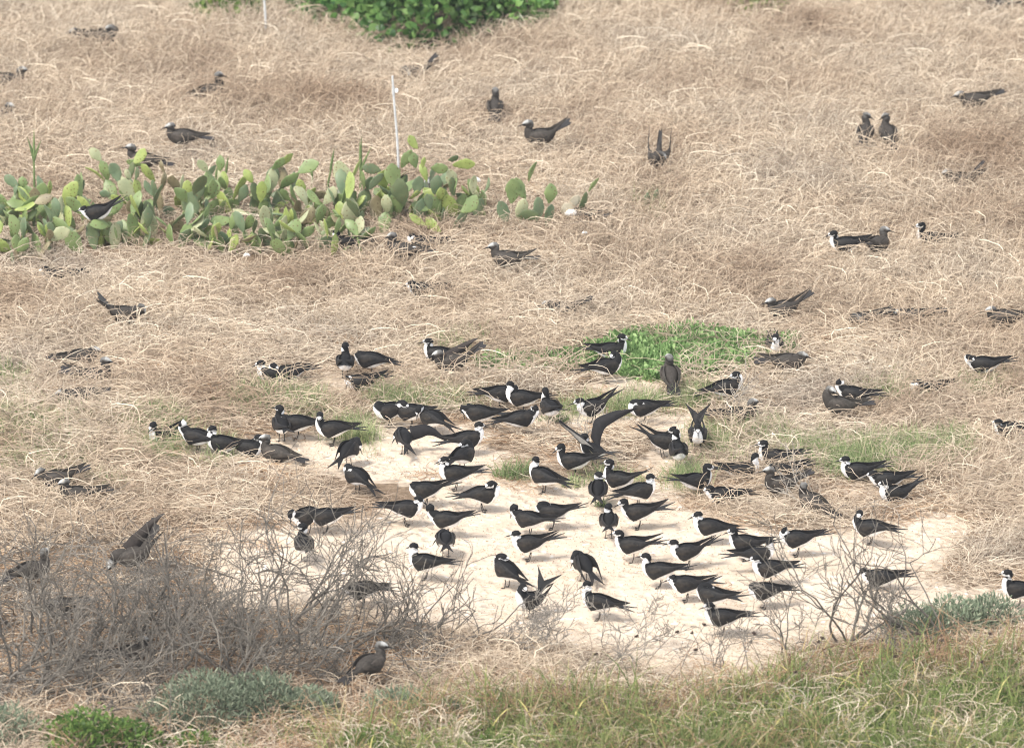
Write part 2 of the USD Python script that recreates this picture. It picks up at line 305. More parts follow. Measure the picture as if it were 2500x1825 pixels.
def open_wing(root, sd, arm, hand, chord, noddy, span=0.42):
    """A spread wing: arm and hand are directions, chord the way its leading edge faces."""
    arm, hand, chord = unit(arm), unit(hand), unit(chord)
    s = np.linspace(0, 1, 22)
    d = s * span
    line = np.array(root) + np.where(d < 0.14, d, 0.14)[:, None] * arm + np.clip(d - 0.14, 0, 1)[:, None] * hand
    line = np.stack([np.convolve(np.pad(line[:, k], 2, mode='edge'), np.ones(5) / 5, 'valid') for k in range(3)], 1)
    le = np.interp(s, [0, 0.3, 0.65, 1], [0.045, 0.050, 0.030, -0.035])
    te = np.interp(s, [0, 0.3, 0.42, 0.65, 0.9, 1], [-0.075, -0.060, -0.045, -0.036, -0.034, -0.038])
    n = unit(np.cross(chord, hand)) * sd
    w = np.linspace(0, 1, 7)
    th = np.interp(s, [0, 0.4, 1], [0.007, 0.004, 0.0012])[:, None] * np.sin(np.pi * np.clip(w, 0.05, 0.95))[None] + 0.0006
    mid = line[:, None] + (le[:, None] * (1 - w) + te[:, None] * w)[..., None] * (span / 0.42) ** 0.5 * chord + (0.016 * np.sin(np.pi * w))[None, :, None] * n
    top, bot = mid + th[..., None] * n, mid - th[..., None] * n
    R, C = len(s), len(w)
    i, j = np.meshgrid(np.arange(R - 1), np.arange(C - 1), indexing='ij'); o = i * C + j
    q = np.stack([o, o + 1, o + C + 1, o + C], -1).reshape(-1, 4)
    ft = np.vstack([q[:, [0, 1, 2]], q[:, [0, 2, 3]]]); fb = ft[:, ::-1] + R * C
    rim = [k for k in range(C)] + [r * C + C - 1 for r in range(1, R)] + [(R - 1) * C + k for k in range(C - 2, -1, -1)] + [r * C for r in range(R - 2, 0, -1)]
    rim = np.array(rim); nxt = np.roll(rim, -1)
    fr = np.vstack([np.stack([rim, rim + R * C, nxt + R * C], 1), np.stack([rim, nxt + R * C, nxt], 1)])
    v = np.vstack([top.reshape(-1, 3), bot.reshape(-1, 3)])
    dark = np.array([0.016, 0.015, 0.016]) if not noddy else np.array([0.045, 0.037, 0.033])
    pale = np.array([0.50, 0.48, 0.45]) if not noddy else np.array([0.060, 0.052, 0.048])
    cu = np.where((np.tile(w, R) < 0.16)[:, None], dark, pale) if not noddy else np.tile(pale, (R * C, 1))
    sharp = np.repeat(s, C)[:, None]
    cu = cu * (1 - 0.30 * np.clip((sharp - 0.45) / 0.4, 0, 1))
    F_ = np.vstack([ft, fb, fr])
    return (v, F_ if sd < 0 else F_[:, ::-1]), np.vstack([np.tile(dark, (R * C, 1)), cu])

def make_tail(deform, tw, noddy):
    """Forked tail: a thin plate with two long outer feathers (short and wedge-shaped on a noddy)."""
    if noddy: out = np.array([(-0.085, 0.020), (-0.15, 0.024 + tw), (-0.215, 0.026 + tw * 1.6), (-0.232, 0.016 + tw), (-0.215, 0.0)])
    else: out = np.array([(-0.085, 0.016), (-0.15, 0.018 + tw * 0.7), (-0.20, 0.020 + tw * 1.2), (-0.248, 0.020 + tw * 2.0), (-0.200, 0.009 + tw * 0.8), (-0.168, 0.0)])
    pts = np.vstack([out, out[::-1][1:] * [1, -1]])
    n = len(pts)
    p = Polygon(pts)
    import trimesh
    v2, f2 = trimesh.creation.triangulate_polygon(p, engine='earcut')
    zt = 0.112
    top = np.column_stack([v2, np.full(len(v2), zt + 0.002)]); bot = np.column_stack([v2, np.full(len(v2), zt - 0.002)])
    m = len(v2)
    idx = [int(np.argmin(np.hypot(*(v2 - q).T))) for q in pts]
    r = np.array(idx); s = np.roll(r, -1)
    f = np.vstack([f2, f2[:, ::-1] + m, np.stack([r, r + m, s + m], 1), np.stack([r, s + m, s], 1)])
    return deform(np.vstack([top, bot])), f

def bird(kind, px, py, yaw, pose, label, hy=0, hp=0, tu=9, bp=0, sit=0, up=0.0, side=1, wu=0.02, spread=0.0, tw=0.012, legs=2, wings=None, size=1.0, group=None, head=None, bury=0, wcap=20):
    noddy = kind == 'noddy'
    sc = (1.10 if noddy else 1.04) * size
    J = random.Random(hash((px, py)) % 100003)
    yaw += J.gauss(0, 7); hy += J.gauss(0, 14); bp += J.gauss(0, 3.5); tu += J.gauss(0, 4); wu += J.uniform(-0.02, 0.04); spread += J.uniform(0, 0.02)
    loc = at(px, py, up + (0.025 if bury == 1 else 0.0))
    SITES.append((loc[0], loc[1], bury, sit))
    root = thing('brown_noddy' if noddy else 'sooty_tern', label, 'noddy' if noddy else 'tern', loc, 0, group or ('brown noddies in the dry grass' if noddy else 'sooty terns of the colony'))
    drop = 0.052 if sit else -0.012
    R = ry_(bp)
    def deform(p, cap=90):
        p = np.array(p, float)
        d = np.clip(-0.03 - p[:, 0], 0, None)
        th = math.radians(min(tu, cap)) * np.clip(d / 0.07, 0, 1)
        p[:, 2] += d * np.sin(th)
        p[:, 0] += d * (1 - np.cos(th))
        p = (p - [0, 0, 0.105]) @ R.T + [0, 0, 0.105 - drop]
        return p
    W = rz_(yaw) * sc
    place = lambda p: np.asarray(p) @ W.T
    # spine
    (hc, t_hy, t_hp) = POSES[pose]
    hc = np.array(head if head else hc, float); hc[1] *= side
    hc += [J.gauss(0, 0.005), 0, J.gauss(-0.002, 0.008)]
    hyaw, hpit = (t_hy * side + hy), t_hp + hp
    body = np.array([(-0.120, 0, 0.108), (-0.095, 0, 0.108), (-0.060, 0, 0.106), (-0.020, 0, 0.104), (0.020, 0, 0.104), (0.055, 0, 0.111)])
    bry = [0.006, 0.020, 0.038, 0.052, 0.055, 0.047]; brz = [0.005, 0.017, 0.036, 0.052, 0.056, 0.050]
    body = deform(body)
    nb = deform(np.array([(0.076, 0, 0.130)]))[0]
    hcw = (hc - [0, 0, 0.105]) @ ry_(bp).T + [0, 0, 0.105 - drop]
    hd = rz_(hyaw) @ (ry_(hpit) @ np.array([1.0, 0, 0]))
    hs = 1.10 if noddy else 1.04
    hk = hcw - hd * 0.018 * hs
    mid1 = nb * 0.60 + hk * 0.40 + np.array([0.010, 0, 0.004]) * (1 if pose in ('up', 'mid') else 1.8)
    mid2 = nb * 0.18 + hk * 0.82 - hd * 0.004 + np.array([0.003, 0, 0.003])
    ctrl = np.vstack([body, nb, mid1, mid2, hk + hd * 0.004, hcw, hcw + hd * 0.015 * hs, hcw + hd * 0.027 * hs, hcw + hd * 0.034 * hs])
    cry = bry + [0.037, 0.0265, 0.0235, 0.0225 * hs, 0.0230 * hs, 0.0195 * hs, 0.0115 * hs, 0.004]
    crz = brz + [0.043, 0.0305, 0.0245, 0.0228 * hs, 0.0228 * hs, 0.0188 * hs, 0.0110 * hs, 0.004]
    hu = unit(np.array([0, 0, 1.0]) - hd * hd[2]) if abs(hd[2]) < 0.93 else unit(-np.sign(hd[2]) * (rz_(hyaw) @ np.array([1.0, 0, 0])) - hd * (-np.sign(hd[2]) * (rz_(hyaw) @ np.array([1.0, 0, 0])) @ hd))
    bu = R @ np.array([0, 0, 1.0])
    nbk = unit(0.5 * bu + 0.5 * np.array([-0.8, 0, 0.6])); nbk2 = unit(0.6 * hu + 0.4 * np.array([-0.8, 0, 0.5]))
    ups = np.vstack([np.tile(bu, (6, 1)), unit(bu + [-0.3, 0, 0]), nbk, nbk2, np.tile(hu, (5, 1))])
    t = np.concatenate([[0], np.cumsum(np.linalg.norm(np.diff(ctrl, axis=0), axis=1) + 1e-4)])
    tt_ = np.unique(np.concatenate([np.linspace(0, t[6], 15), np.linspace(t[6], t[9], 9), np.linspace(t[9], t[-1], 9)]))
    c = PchipInterpolator(t, ctrl)(tt_); c = 0.5 * c + 0.5 * CubicSpline(t, ctrl)(tt_)
    u = unit(np.stack([np.interp(tt_, t, ups[:, k]) for k in range(3)], 1))
    mesh, ring, ang = loft(c, u, PchipInterpolator(t, cry)(tt_), PchipInterpolator(t, crz)(tt_), 22)
    st = np.interp(tt_, t, np.arange(len(t)))[ring]
    if noddy:
        col = np.tile(BROWN, (len(ring), 1))
        k = np.clip((st - 7.2) / 3.5, 0, 1) * np.clip((78 - ang) / 30, 0, 1)
        k = np.where(st > 9.5, np.maximum(k, 0.95 * np.clip((62 - ang) / 18, 0, 1)), k * 0.5)
        col = col * (1 - k[:, None]) + CROWN * k[:, None]
        lore = (st > 11.2) & (ang > 55)
        col[lore] = [0.014, 0.012, 0.012]
    else:
        limit = np.interp(st, [0, 4.0, 5.4, 6.2, 7.5, 8.6, 9.6, 10.6, 11.6, 13], [100, 104, 106, 104, 98, 98, 101, 101, 92, 84])
        dark = ang < limit
        brow = (st > 11.1) & (ang < 50)
        dark &= ~brow
        col = np.where(dark[:, None], BLACK, WHITE)
    part(root, 'body', (place(mesh[0]), mesh[1]), 'plumage', True, colors=col)
    # bill
    bl = 0.043 if not noddy else 0.046
    s = np.linspace(0, 1, 7)
    b0 = hcw + hd * 0.030 * hs - hu * 0.003
    bc = b0 + s[:, None] * bl * hd - (s ** 2)[:, None] * 0.006 * hu
    br = np.interp(s, [0, 0.3, 1], [0.0058, 0.0046, 0.0008])
    bm, _, _ = loft(bc, np.tile(hu, (7, 1)), br * 0.8, br, 8)
    part(root, 'bill', (place(bm[0]), bm[1]), 'horn_black')
    eye_l = hcw + hd * 0.014 * hs + hu * 0.004
    lat = np.cross(hu, hd)
    # wings
    for k, sd in enumerate((1, -1)):
        if wings and wings[k] is not None:
            wv, wc = open_wing(deform(np.array([(0.035, 0.034 * sd, 0.136)]))[0], sd, *wings[k][:3], noddy, *wings[k][3:])
            part(root, 'wing', (place(wv[0]), wv[1]), 'plumage', True, colors=wc)
        else:
            wv, wf = make_wing(sd, lambda p, _: deform(p, wcap), wu, spread, noddy)
            w_ = part(root, 'wing', (place(wv), wf), 'wing_brown' if noddy else 'wing_black')
            cv, cf = make_wing(sd, lambda p, _: deform(p, wcap), wu, spread, noddy, True)
            part(w_, 'coverts', (place(cv), cf), 'covert_brown' if noddy else 'covert_black')
    tv, tf = make_tail(deform, tw, noddy)
    part(root, 'tail', (place(tv), tf), 'flight_brown' if noddy else 'wing_black', False)
    if not sit:
        for sd in (1, -1)[:legs]:
            hip = deform(np.array([(-0.006, 0.017 * sd, 0.072)]))[0]
            foot = np.array([0.004, 0.020 * sd, 0.003])
            kn = hip * 0.5 + foot * 0.5 + [-0.006, 0, 0]
            paths = [np.stack([hip, (hip + kn) / 2, kn, (kn + foot) / 2, foot])]
            rad = [[0.0046, 0.0034, 0.0030, 0.0027, 0.0028]]
            for ta in (-32, 0, 32):
                e = foot + rz_(ta) @ np.array([0.026, 0, -0.001])
                paths.append(np.stack([foot + (e - foot) * w for w in (0, 0.25, 0.5, 0.75, 1)])); rad.append([0.0026, 0.0024, 0.0022, 0.002, 0.0012])
            lv, lf = tubes(np.array(paths), np.array(rad), 5)
            part(root, 'leg', (place(lv), lf), 'horn_black')
    return root

def T(*a, **k): return bird('tern', *a, **k)
def N(*a, **k): return bird('noddy', *a, **k)
def flock():
    # --- terns on the open sand, near rows
    T(752,1300,215,'down','tern bowed over with grey belly, tucked behind the long-tailed tern near the bare twigs', hp=-15, bp=-12, tu=-20)
    T(797,1303,182,'low','long-tailed tern facing left, white cheek turned to its bowed neighbour', tu=9, hp=-6)
    T(743,1372,112,'up','tern seen from behind, head turned left, just above the grey twigs', hy=52)
    T(990,1283,355,'mid','tern facing right at upper left of the main sand, white cheek, pale belly', hy=35, hp=-22, tu=2)
    T(1040,1237,178,'tuck','hunched black tern with long tail pointing right, behind a right-facing tern', tu=10, side=-1)
    T(1178,1248,352,'back','tern facing right with one wing drooped and head turned back', tu=-2, spread=0.03, wu=-0.10, side=-1)
    T(1092,1310,180,'down','tern with long bill pointing straight down in front of its white neck', tu=14, hp=-8)
    T(1088,1360,92,'bury','headless-looking tern from behind below the bill-down tern', tu=-12)
    T(1040,1415,176,'up','tern half hidden by the tips of the bare twigs, facing left', hy=-18, tu=4, hp=-12)
    T(886,1482,186,'down','tern behind the grey twigs with white neck bent down', head=(0.120,0,0.140), tu=-4, bp=-8)
    T(1238,1435,142,'back','tern at the left of the open sand bending its white neck back to preen', side=-1, tu=-8, bp=6)
    T(1293,1310,168,'down','preening tern with white shoulder and ragged tail beside a hunched one', tu=4, spread=0.02)
    T(1350,1292,178,'tuck','hunched tern with hidden head and tail raised to the right, upper middle of sand', tu=16, side=-1)
    T(1293,1368,180,'mid','tern facing left with outstretched head just below the preening pair', hp=-2, tu=8)
    T(1486,1315,96,'up','tern from behind standing upright in the middle of the sand', hy=-30)
    T(1560,1291,181,'mid','large tern facing left with white neck and two tail streamers, centre right', tu=8, hp=-4, wu=0.06, tw=0.03)
    T(1560,1240,14,'up','tern facing away right, black nape and white throat, behind the streamer-tailed tern', hy=35, hp=-10, tu=4)
    T(1460,1237,86,'back','dark-backed tern from behind with white cheek turned over its shoulder', side=-1, tu=-6, head=(0.06,0.012,0.195))
    T(1513,1212,158,'up','tern facing away left with tail raised to the right, beside a dark-backed one', hy=8, tu=22)
    T(1545,1372,181,'mid','tern with low stretched body, loose wing feathers and one leg showing', bp=-3, hp=6, tu=6, spread=0.05, legs=1, wu=0.05)
    T(1425,1418,118,'bury','tern with half-open wings hanging like a cloak, head hidden, alone on the sand', bp=4, spread=0.07, wu=-0.14, tu=-14)
    T(1680,1388,186,'mid','tern with a brown sheen on the shoulder and tail raised high right', bp=-8, tu=20, hp=2)
    T(1611,1435,168,'up','tern facing left whose black head shows from behind, round dark body', hy=-22, tu=2)
    T(1677,1468,184,'low','tern with a bright white neck in front of the round dark tern', tu=9, tw=0.03, wu=0.05)
    T(1735,1328,181,'mid','tern facing left near the straw edge with dark bill held down', hp=-12, tu=-2)
    T(1822,1368,176,'mid','tern facing left with upright neck and wings swept up right', tu=14, hy=12)
    T(1846,1395,14,'up','tern facing right, black back of head, behind the white-necked tern by the bare branches', hy=25, tu=-4)
    T(1947,1357,178,'low','tern standing alone near the matted straw with head drawn in, two thin legs', head=(0.084,0,0.176), hp=-30, tu=10)
    T(2125,1330,150,'back','tern near the right straw looking back, black round body', head=(0.076,0.0,0.200), hy=-30, tu=-4)
    T(1880,1430,184,'mid','white-necked tern facing left behind the branching dry twig', tu=0, hp=2)
    T(1868,1485,200,'bury','round black tern with a thin white curve, behind the bare branches', tu=4, side=-1)
    T(2150,1430,184,'low','tern facing left between the bare branches, ball-shaped black cap', tu=6, hp=-8, sit=1, up=0.02)
    T(1740,1496,166,'tuck','tern with white collar patch and head tucked, just above the lowest tern', side=-1, tu=2, tw=0.03)
    T(1765,1550,181,'mid','lowest tern on the sand, facing left, behind a few dry stalks', tu=2, hp=4)
    T(1296,1508,214,'back','tern with tail feathers cocked straight up, white breast to the left', head=(0.078,0,0.196), hy=-60, tu=58, tw=0.05, bp=4)
    T(1463,1513,178,'up','tern caught behind curled straw loops at the lower edge of the sand', hp=-22, tu=-2)
    T(2488,1482,182,'up','tern cut by the right edge of the picture above the grey-green bush', tu=4)
    # --- terns on the upper sand tongue
    T(726,1073,176,'bury','tern with a white neck patch preening, drooping tail touching the next tern', tu=-8, side=1, head=(0.085,0.04,0.15))
    T(688,1078,98,'up','upright tern from behind with a black nape at the left end of the upper sand', hy=40)
    T(814,1087,188,'up','tern with a tall white neck looking back, left part of the upper sand', hy=75, hp=-22, tu=0)
    N(676,1126,150,'up','brown noddy standing on the sand edge below two terns', hp=0, tu=-8, sit=1)
    T(852,1138,62,'bury','black hunched tern seen from behind with drooped wing, left upper sand', tu=-16, side=-1)
    T(872,1204,132,'tuck','round tern preening at the tip of the straw with pale belly', tu=-18, side=1)
    T(988,1109,110,'bury','tern with a wing stretched down to the right like a stick', wings=(None,((0.0,-0.90,0.1),(-0.15,-0.90,-0.45),(0.5,0.0,0.85),0.30)), side=1, tu=-20)
    T(952,1042,200,'tuck','greenish-dark tern at the left end of the preening cluster, near a grass tuft', side=-1, tu=-6)
    T(1003,1046,178,'back','preening tern with arched white neck laid along its back', head=(0.030,0.026,0.172), hp=-8, tu=2)
    T(1056,1061,140,'breast','tern with bowed white forehead and a pale belly facing the camera', head=(0.075,0.055,0.165), hy=60, hp=30, tu=-14)
    T(1171,1049,188,'breast','tern bending its white neck and black cap down to the breast', head=(0.118,0,0.118), hp=10, tu=-2)
    T(1222,1001,8,'bury','large black tern with tail pointing left and hidden head at the straw edge', tu=2, side=-1, head=(0.085,0.0,0.140))
    T(1276,1012,164,'up','tern looking away with a sliver of white cheek beside the large black tern', hy=-60, tu=10, hp=-6)
    T(1270,1063,2,'down','tern facing right with bill pointing at the ground among loose straw', tu=-8, bp=8)
    T(1345,1036,108,'up','small upright tern from behind between two small green tufts', hy=-20)
    T(1448,1034,202,'mid','tern with striped white face behind a leaning straw stem', hp=-6, tu=14)
    T(1573,1036,180,'tuck','hunched black tern at the wing tip of the flapping one', side=1, tu=-2)
    T(1450,1140,142,'mid','tern raising both wings in a wide V', wings=(((-0.05,0.62,0.62),(0.15,0.75,0.62),(0.9,0.2,0.2),0.40),((0.05,-0.30,0.90),(-0.62,-0.72,0.50),(0.75,-0.1,0.6),0.44)), tu=4, hp=-10)
    T(1402,1166,184,'up','tern facing left with bill down, in front of the flapping tern', hp=-22, tu=10)
    T(1328,1204,138,'up','tern from behind with a white rim at its right cheek, right of the green tuft', hy=-40, hp=-6, tu=-4)
    T(1618,1116,335,'back','tern turning its head back left, long tail pointing up left', head=(0.075,0,0.205), hy=25, tu=18)
    T(1656,1142,95,'up','tern from behind with a white undertail between its wings', tu=24, hy=-12)
    T(1703,1099,272,'mid','tern facing the camera with white breast and raised tail spikes', hp=-28, tu=46, tw=0.035)
    T(1140,1112,6,'up','tern facing right with white forehead and long low tail to the left', hp=-8, tu=4, wu=0.06)
    T(1130,1152,52,'tuck','tern from behind with white flank, squeezed between two others', tu=-6)
    T(1113,1197,181,'up','tern facing left with long bill and crossed wing tips, middle of upper sand', hp=-10, tu=6)
    # --- terns at the straw edges
    T(398,1085,232,'up','tern of which only neck and cap show above the green-tinged grass at far left', hp=-30, sit=1, up=-0.01, bury=2)
    T(482,1107,168,'down','tern bent forward in the grass with pale grey belly, left of the sand', tu=-6, hp=-15)
    T(545,1102,184,'up','tern with white front of neck sitting at the left end of the sand', hp=-18, sit=1, up=0.03)
    T(606,1112,338,'back','tern sitting behind loose straw looking back to the left', head=(0.075,0,0.195), hy=20, sit=1, tu=-4)
    T(668,932,182,'mid','left one of two terns crouching side by side in straw near a reddish bush', sit=1, hp=-8, up=0.01)
    T(702,930,180,'tuck','right one of two terns crouching side by side, long tail raised', sit=1, tu=14, side=1, head=(0.09,0.03,0.17))
    T(843,924,96,'up','tern from behind standing in a shady hollow of the straw', hp=-12)
    T(905,918,170,'tuck','hunched tern beside the hollow, next to white neck patches', side=-1, tu=-4)
    T(884,952,200,'down','tern lying in straw with a white neck bent to the ground below the hunched pair', sit=1, head=(0.10,0.0,0.15), bury=2)
    T(1074,884,180,'up','black-capped tern hidden behind the big noddy with raised wing tip', sit=1, up=0.02)
    T(1490,874,4,'up','tern sitting at the bright green patch, facing right, tail stretched left', sit=1, tu=8, up=0.03, hp=-8)
    T(1478,934,12,'back','tern preening in the shade of a straw tangle, white neck patch shining', head=(0.060,-0.03,0.175), side=-1, tu=-8)
    T(1770,986,18,'back','tern with white neck and dark tail left, in green grass right of the sand', head=(0.072,0.0,0.212), hy=20, tu=-6)
    T(1697,1194,14,'up','tern facing right in straw right of the upper sand', hp=-6, sit=1, up=0.02, bury=1)
    T(1765,1228,182,'low','tern lying low under crossing straw stems, head to the left', sit=1, tu=0, bury=2)
    T(1810,1168,10,'up','tern behind a fan of straw stems with long tail to the left', hy=60, sit=1, tu=6, bury=2)
    T(1893,1136,176,'up','tern half buried behind the noddy with a raised tail, in greenish grass', sit=1, hy=20, bury=2)
    T(1912,1168,190,'bury','white-necked tern hidden behind the noddy with a raised tail', sit=1, bury=2)
    T(2095,1168,176,'mid','uppermost of three terns lying right of the sand, in green grass', sit=1, tu=0, up=0.02)
    T(2167,1190,184,'low','middle one of three terns lying right of the sand, white ball of a neck', sit=1, tu=4, up=0.02)
    T(2186,1224,188,'mid','lowest of three terns lying right of the sand, long tail swept up', sit=1, tu=20, hp=4)
    T(2085,982,178,'down','white-necked tern looking down just behind a noddy in straw', sit=1, up=0.03)
    T(1890,862,268,'up','tern facing the camera deep in straw at the end of the green patch', sit=1, hp=-10, bury=2)
    T(240,556,184,'low','tern standing among the cactus pads with tail raised to the right', tu=22, bp=-8, up=0.16)
    T(142,692,182,'low','tern buried in straw below the left cactus, white face visible', sit=1, bury=2)
    T(852,612,178,'mid','tern peeping from straw at the foot of the cactus', sit=1, hy=60, hp=-25, bury=2)
    T(1034,612,186,'down','tern showing a flat white neck behind the noddy below the cactus', sit=1, head=(0.085,0,0.14), bury=2)
    T(1036,726,182,'low','tern buried to the forehead in straw below the cactus patch', sit=1, bury=2)
    T(2066,614,184,'up','tern facing left with white throat, sitting left of an upright noddy', sit=1, hp=-10, up=0.02, bury=1)
    T(2276,604,180,'up','blurred tern with only a white throat showing, right of the upright noddy', sit=1, bury=2)
    T(2402,908,182,'tuck','blurred tern with a bright white nape near the right edge', sit=1, head=(0.09,0.02,0.16), up=0.05, bury=1)
    T(2468,1068,180,'mid','blurred tern facing left in straw at the right edge', sit=1, up=0.02, bury=2)
    T(2262,966,190,'tuck','blurred pale-necked tern sunk in straw right of the noddy pair', sit=1, bury=2)
    # --- brown noddies
    N(1636,960,94,'up','grey-brown noddy standing upright with its back to the camera by the green patch', tu=-14, hp=4, size=1.05)
    N(1107,903,186,'mid','big brown noddy with one long wing tip raised, black-capped tern peeping over it', sit=1, tu=16, tw=0.02, up=0.03, hp=-4, size=1.06, wings=(None,((-0.7,-0.05,0.35),(-0.72,-0.1,0.62),(0.72,0.1,0.6),0.23)))
    N(1908,1202,188,'up','noddy with a raised tail crouching in straw in front of two terns', sit=1, tu=22, up=0.03)
    N(1985,1246,150,'mid','dark noddy facing away under straw loops at the right edge of the sand', sit=1, hy=-50, tu=-6, up=0.02, bury=2)
    N(2052,1008,180,'back','noddy turning its round grey head to the right, tern behind it', head=(0.075,0,0.20), hy=20, sit=1, tu=8, up=0.03, bury=1)
    N(1802,1034,8,'up','greyish noddy lying in bleached stems, bill to the right', sit=1, tu=-2, hp=4, bury=2)
    N(1922,902,4,'low','noddy lying low to the right with long split tail on the left', sit=1, tu=-4, tw=0.03, wu=0.06, up=0.03)
    N(1915,772,186,'mid','noddy with long bill left and tail raised right, upper right straw', sit=1, tu=22, up=0.02)
    N(2110,800,200,'bury','noddy mostly hidden by straw with a dark tail corner showing', sit=1, tu=20, bury=2)
    N(2232,792,168,'low','noddy covered by pale straw strands right of a hidden noddy', sit=1, tu=14, bury=2)
    N(2452,794,182,'mid','noddy facing left, cut by the right edge of the picture', sit=1, tu=2, up=0.02)
    N(2142,614,58,'up','upright noddy sitting beside a tern in the right-hand straw', hy=-40, sit=1, up=0.06, hp=-6)
    N(2344,458,190,'low','noddy of which only the raised tail sticks out of the far right straw', sit=1, tu=48, tw=0.0, bury=2)
    N(2112,342,78,'up','left one of two noddies sitting side by side in the far straw', sit=1, hp=-18, hy=-40, tu=-14, up=0.07, bury=1)
    N(2168,344,104,'up','right one of two noddies sitting side by side in the far straw', sit=1, hp=-20, hy=30, tu=-14, up=0.07, bury=1)
    N(2382,262,190,'low','noddy showing just a white forehead in the blurred upper right straw', sit=1, up=0.03, bury=1)
    N(2445,32,175,'up','noddy cut by the upper right corner of the picture', sit=1, bury=2)
    N(1605,404,252,'bury','noddy diving into straw with wing and tail feathers sticking up in a V', sit=1, tu=60, tw=-0.008, wu=0.05, spread=0.10, up=0.05, bury=1, wcap=58)
    N(1322,352,192,'up','big noddy lying in straw with wing tip and tail raised to the right', sit=1, tu=26, tw=0.03, wu=0.10, up=0.05, size=1.05, bury=1)
    N(1208,280,92,'up','round noddy from behind, sitting on top of the far straw', sit=1, hp=-18, up=0.03, tu=-20)
    N(1052,112,250,'bury','noddy with raised tail in front of the green bush', sit=1, tu=46, tw=0.03, up=0.02, bury=2)
    N(1012,196,200,'bury','noddy of which a scrap of tail shows in straw beyond the white pole', sit=1, tu=46, bury=2)
    N(447,372,181,'mid','noddy standing in profile on the straw above the cactus, facing left', hp=-4, tu=0)
    N(350,430,184,'mid','noddy behind the tall cactus pads, long bill to the left', hp=8, tu=-4)
    N(510,242,18,'up','noddy with bright white crown sitting in far straw, head to the right', sit=1, hp=-10, tu=-10, bury=2)
    N(214,106,182,'low','far noddy with white forehead lying at upper left, facing left', sit=1, up=0.03, bury=2)
    N(254,108,350,'tuck','dark far noddy right behind the white-fronted one at upper left', sit=1, up=0.04, bury=2)
    N(20,214,20,'up','noddy at the left edge of the picture with raised head', sit=1, up=0.03, bury=2)
    N(-6,302,4,'up','noddy cut by the left edge of the picture, bill pointing right', sit=1, bury=2)
    N(302,786,4,'down','noddy bending down to the right with tail cocked up, left straw', sit=1, tu=34, tw=0.04, bp=-6, up=0.04, bury=1)
    N(985,628,172,'up','noddy with pale grey face sitting in straw at the foot of the cactus', sit=1, up=0.04, hp=-14, bury=1)
    N(1054,482,92,'tuck','noddy sitting inside the cactus patch behind the pads', sit=1, up=0.05)
    N(1240,650,181,'mid','noddy with white crown facing left in straw below the small cactus', sit=1, up=0.03, wu=0.08, bury=1)
    N(1372,776,182,'low','noddy buried in straw, only dark wing tips showing above the green patch', sit=1, tu=20, up=-0.02, wu=0.06, bury=2)
    N(1424,546,150,'bury','noddy hidden in straw beside the bleached cactus pads', sit=1, up=-0.01, bury=2)
    N(195,892,2,'low','noddy lying flat in left straw with tail to the left', sit=1, tu=8, up=0.02, bury=2)
    N(228,936,5,'up','noddy facing right behind a pale stalk, forked dark tail left', sit=1, tu=14, tw=0.04, wu=0.05, bury=2)
    N(188,988,182,'low','noddy buried to its grey head above the green-tinged grass', sit=1, bury=2)
    N(140,1188,186,'low','noddy lying in left straw with grey head down and tail raised right', sit=1, tu=16, up=0.03, hp=-20, bury=2)
    N(192,1228,186,'mid','noddy with pale olive head just showing in left straw', sit=1, up=0.01, bury=2)
    N(78,1412,28,'up','upright noddy among the twigs at lower left, looking right', tu=-16, sit=1, up=0.06, hp=-4)
    N(330,1404,196,'feed','noddy lifting its wings with white crown bowed to the ground', bp=-14, tu=42, tw=0.05, wu=0.02, head=(0.140,0,0.105), hp=5, wings=(None,((-0.6,-0.05,0.55),(-0.62,-0.1,0.75),(0.75,0.1,0.6),0.30)), size=1.12)
    N(146,1502,205,'tuck','dark noddy hidden among the grey twigs at lower left', sit=1, up=0.03, bury=2)
    N(318,1618,14,'mid','noddy inside the grey twig thicket with a shining white forehead', sit=1, up=0.03, bury=2)
    N(902,1668,48,'up','tall brown noddy in the foreground between grey twigs and grey-green bushes', hy=-40, tu=-20, size=1.05, bury=1)
flock()

# ------------------------------------------------------------------ cactus
def pad_mesh(length, width, thick, seed):
    """One egg-shaped prickly pear pad standing on its narrow end at the origin, face along y."""
    r = np.random.default_rng(seed)
    s = np.linspace(0, 1, 11)
    prof = np.sin(np.pi * np.clip(s, 0.012, 0.988)) ** 0.62 * (0.62 + 0.46 * s)
    prof = prof / prof.max() * (1 + 0.05 * np.sin(s * 9 + r.uniform(0, 6)))
    prof = prof * (1 + 0.06 * np.sin(s * 23 + r.uniform(0, 6)))
    c = np.column_stack([0.09 * length * np.sin(s * np.pi) * r.uniform(-1, 1), 0.10 * length * np.sin(s * np.pi * 0.9) * r.uniform(-1, 1), s * length])
    th = thick * np.clip(prof, 0.35, 1)
    (v, f), _, _ = loft(c, np.tile([0, 1.0, 0], (11, 1)), prof * width / 2, np.minimum(th, prof * width / 2) / 2, 14)
    return v, f

PADMATS = ['pad_green', 'pad_green', 'pad_green', 'pad_blue', 'pad_blue', 'pad_lime', 'pad_dark', 'pad_pale', 'pad_green', 'pad_lime', 'pad_brown']
def frame(tilt, lean, yaw):
    """Pad up-direction tilted sideways in the picture, leaning to or from the camera, spun about its own length."""
    a, b, c = map(math.radians, (tilt, lean, yaw))
    Ry = np.array([[math.cos(a), 0, math.sin(a)], [0, 1, 0], [-math.sin(a), 0, math.cos(a)]])
    Rx = np.array([[1, 0, 0], [0, math.cos(b), -math.sin(b)], [0, math.sin(b), math.cos(b)]])
    return Ry @ Rx @ rz_(yaw)

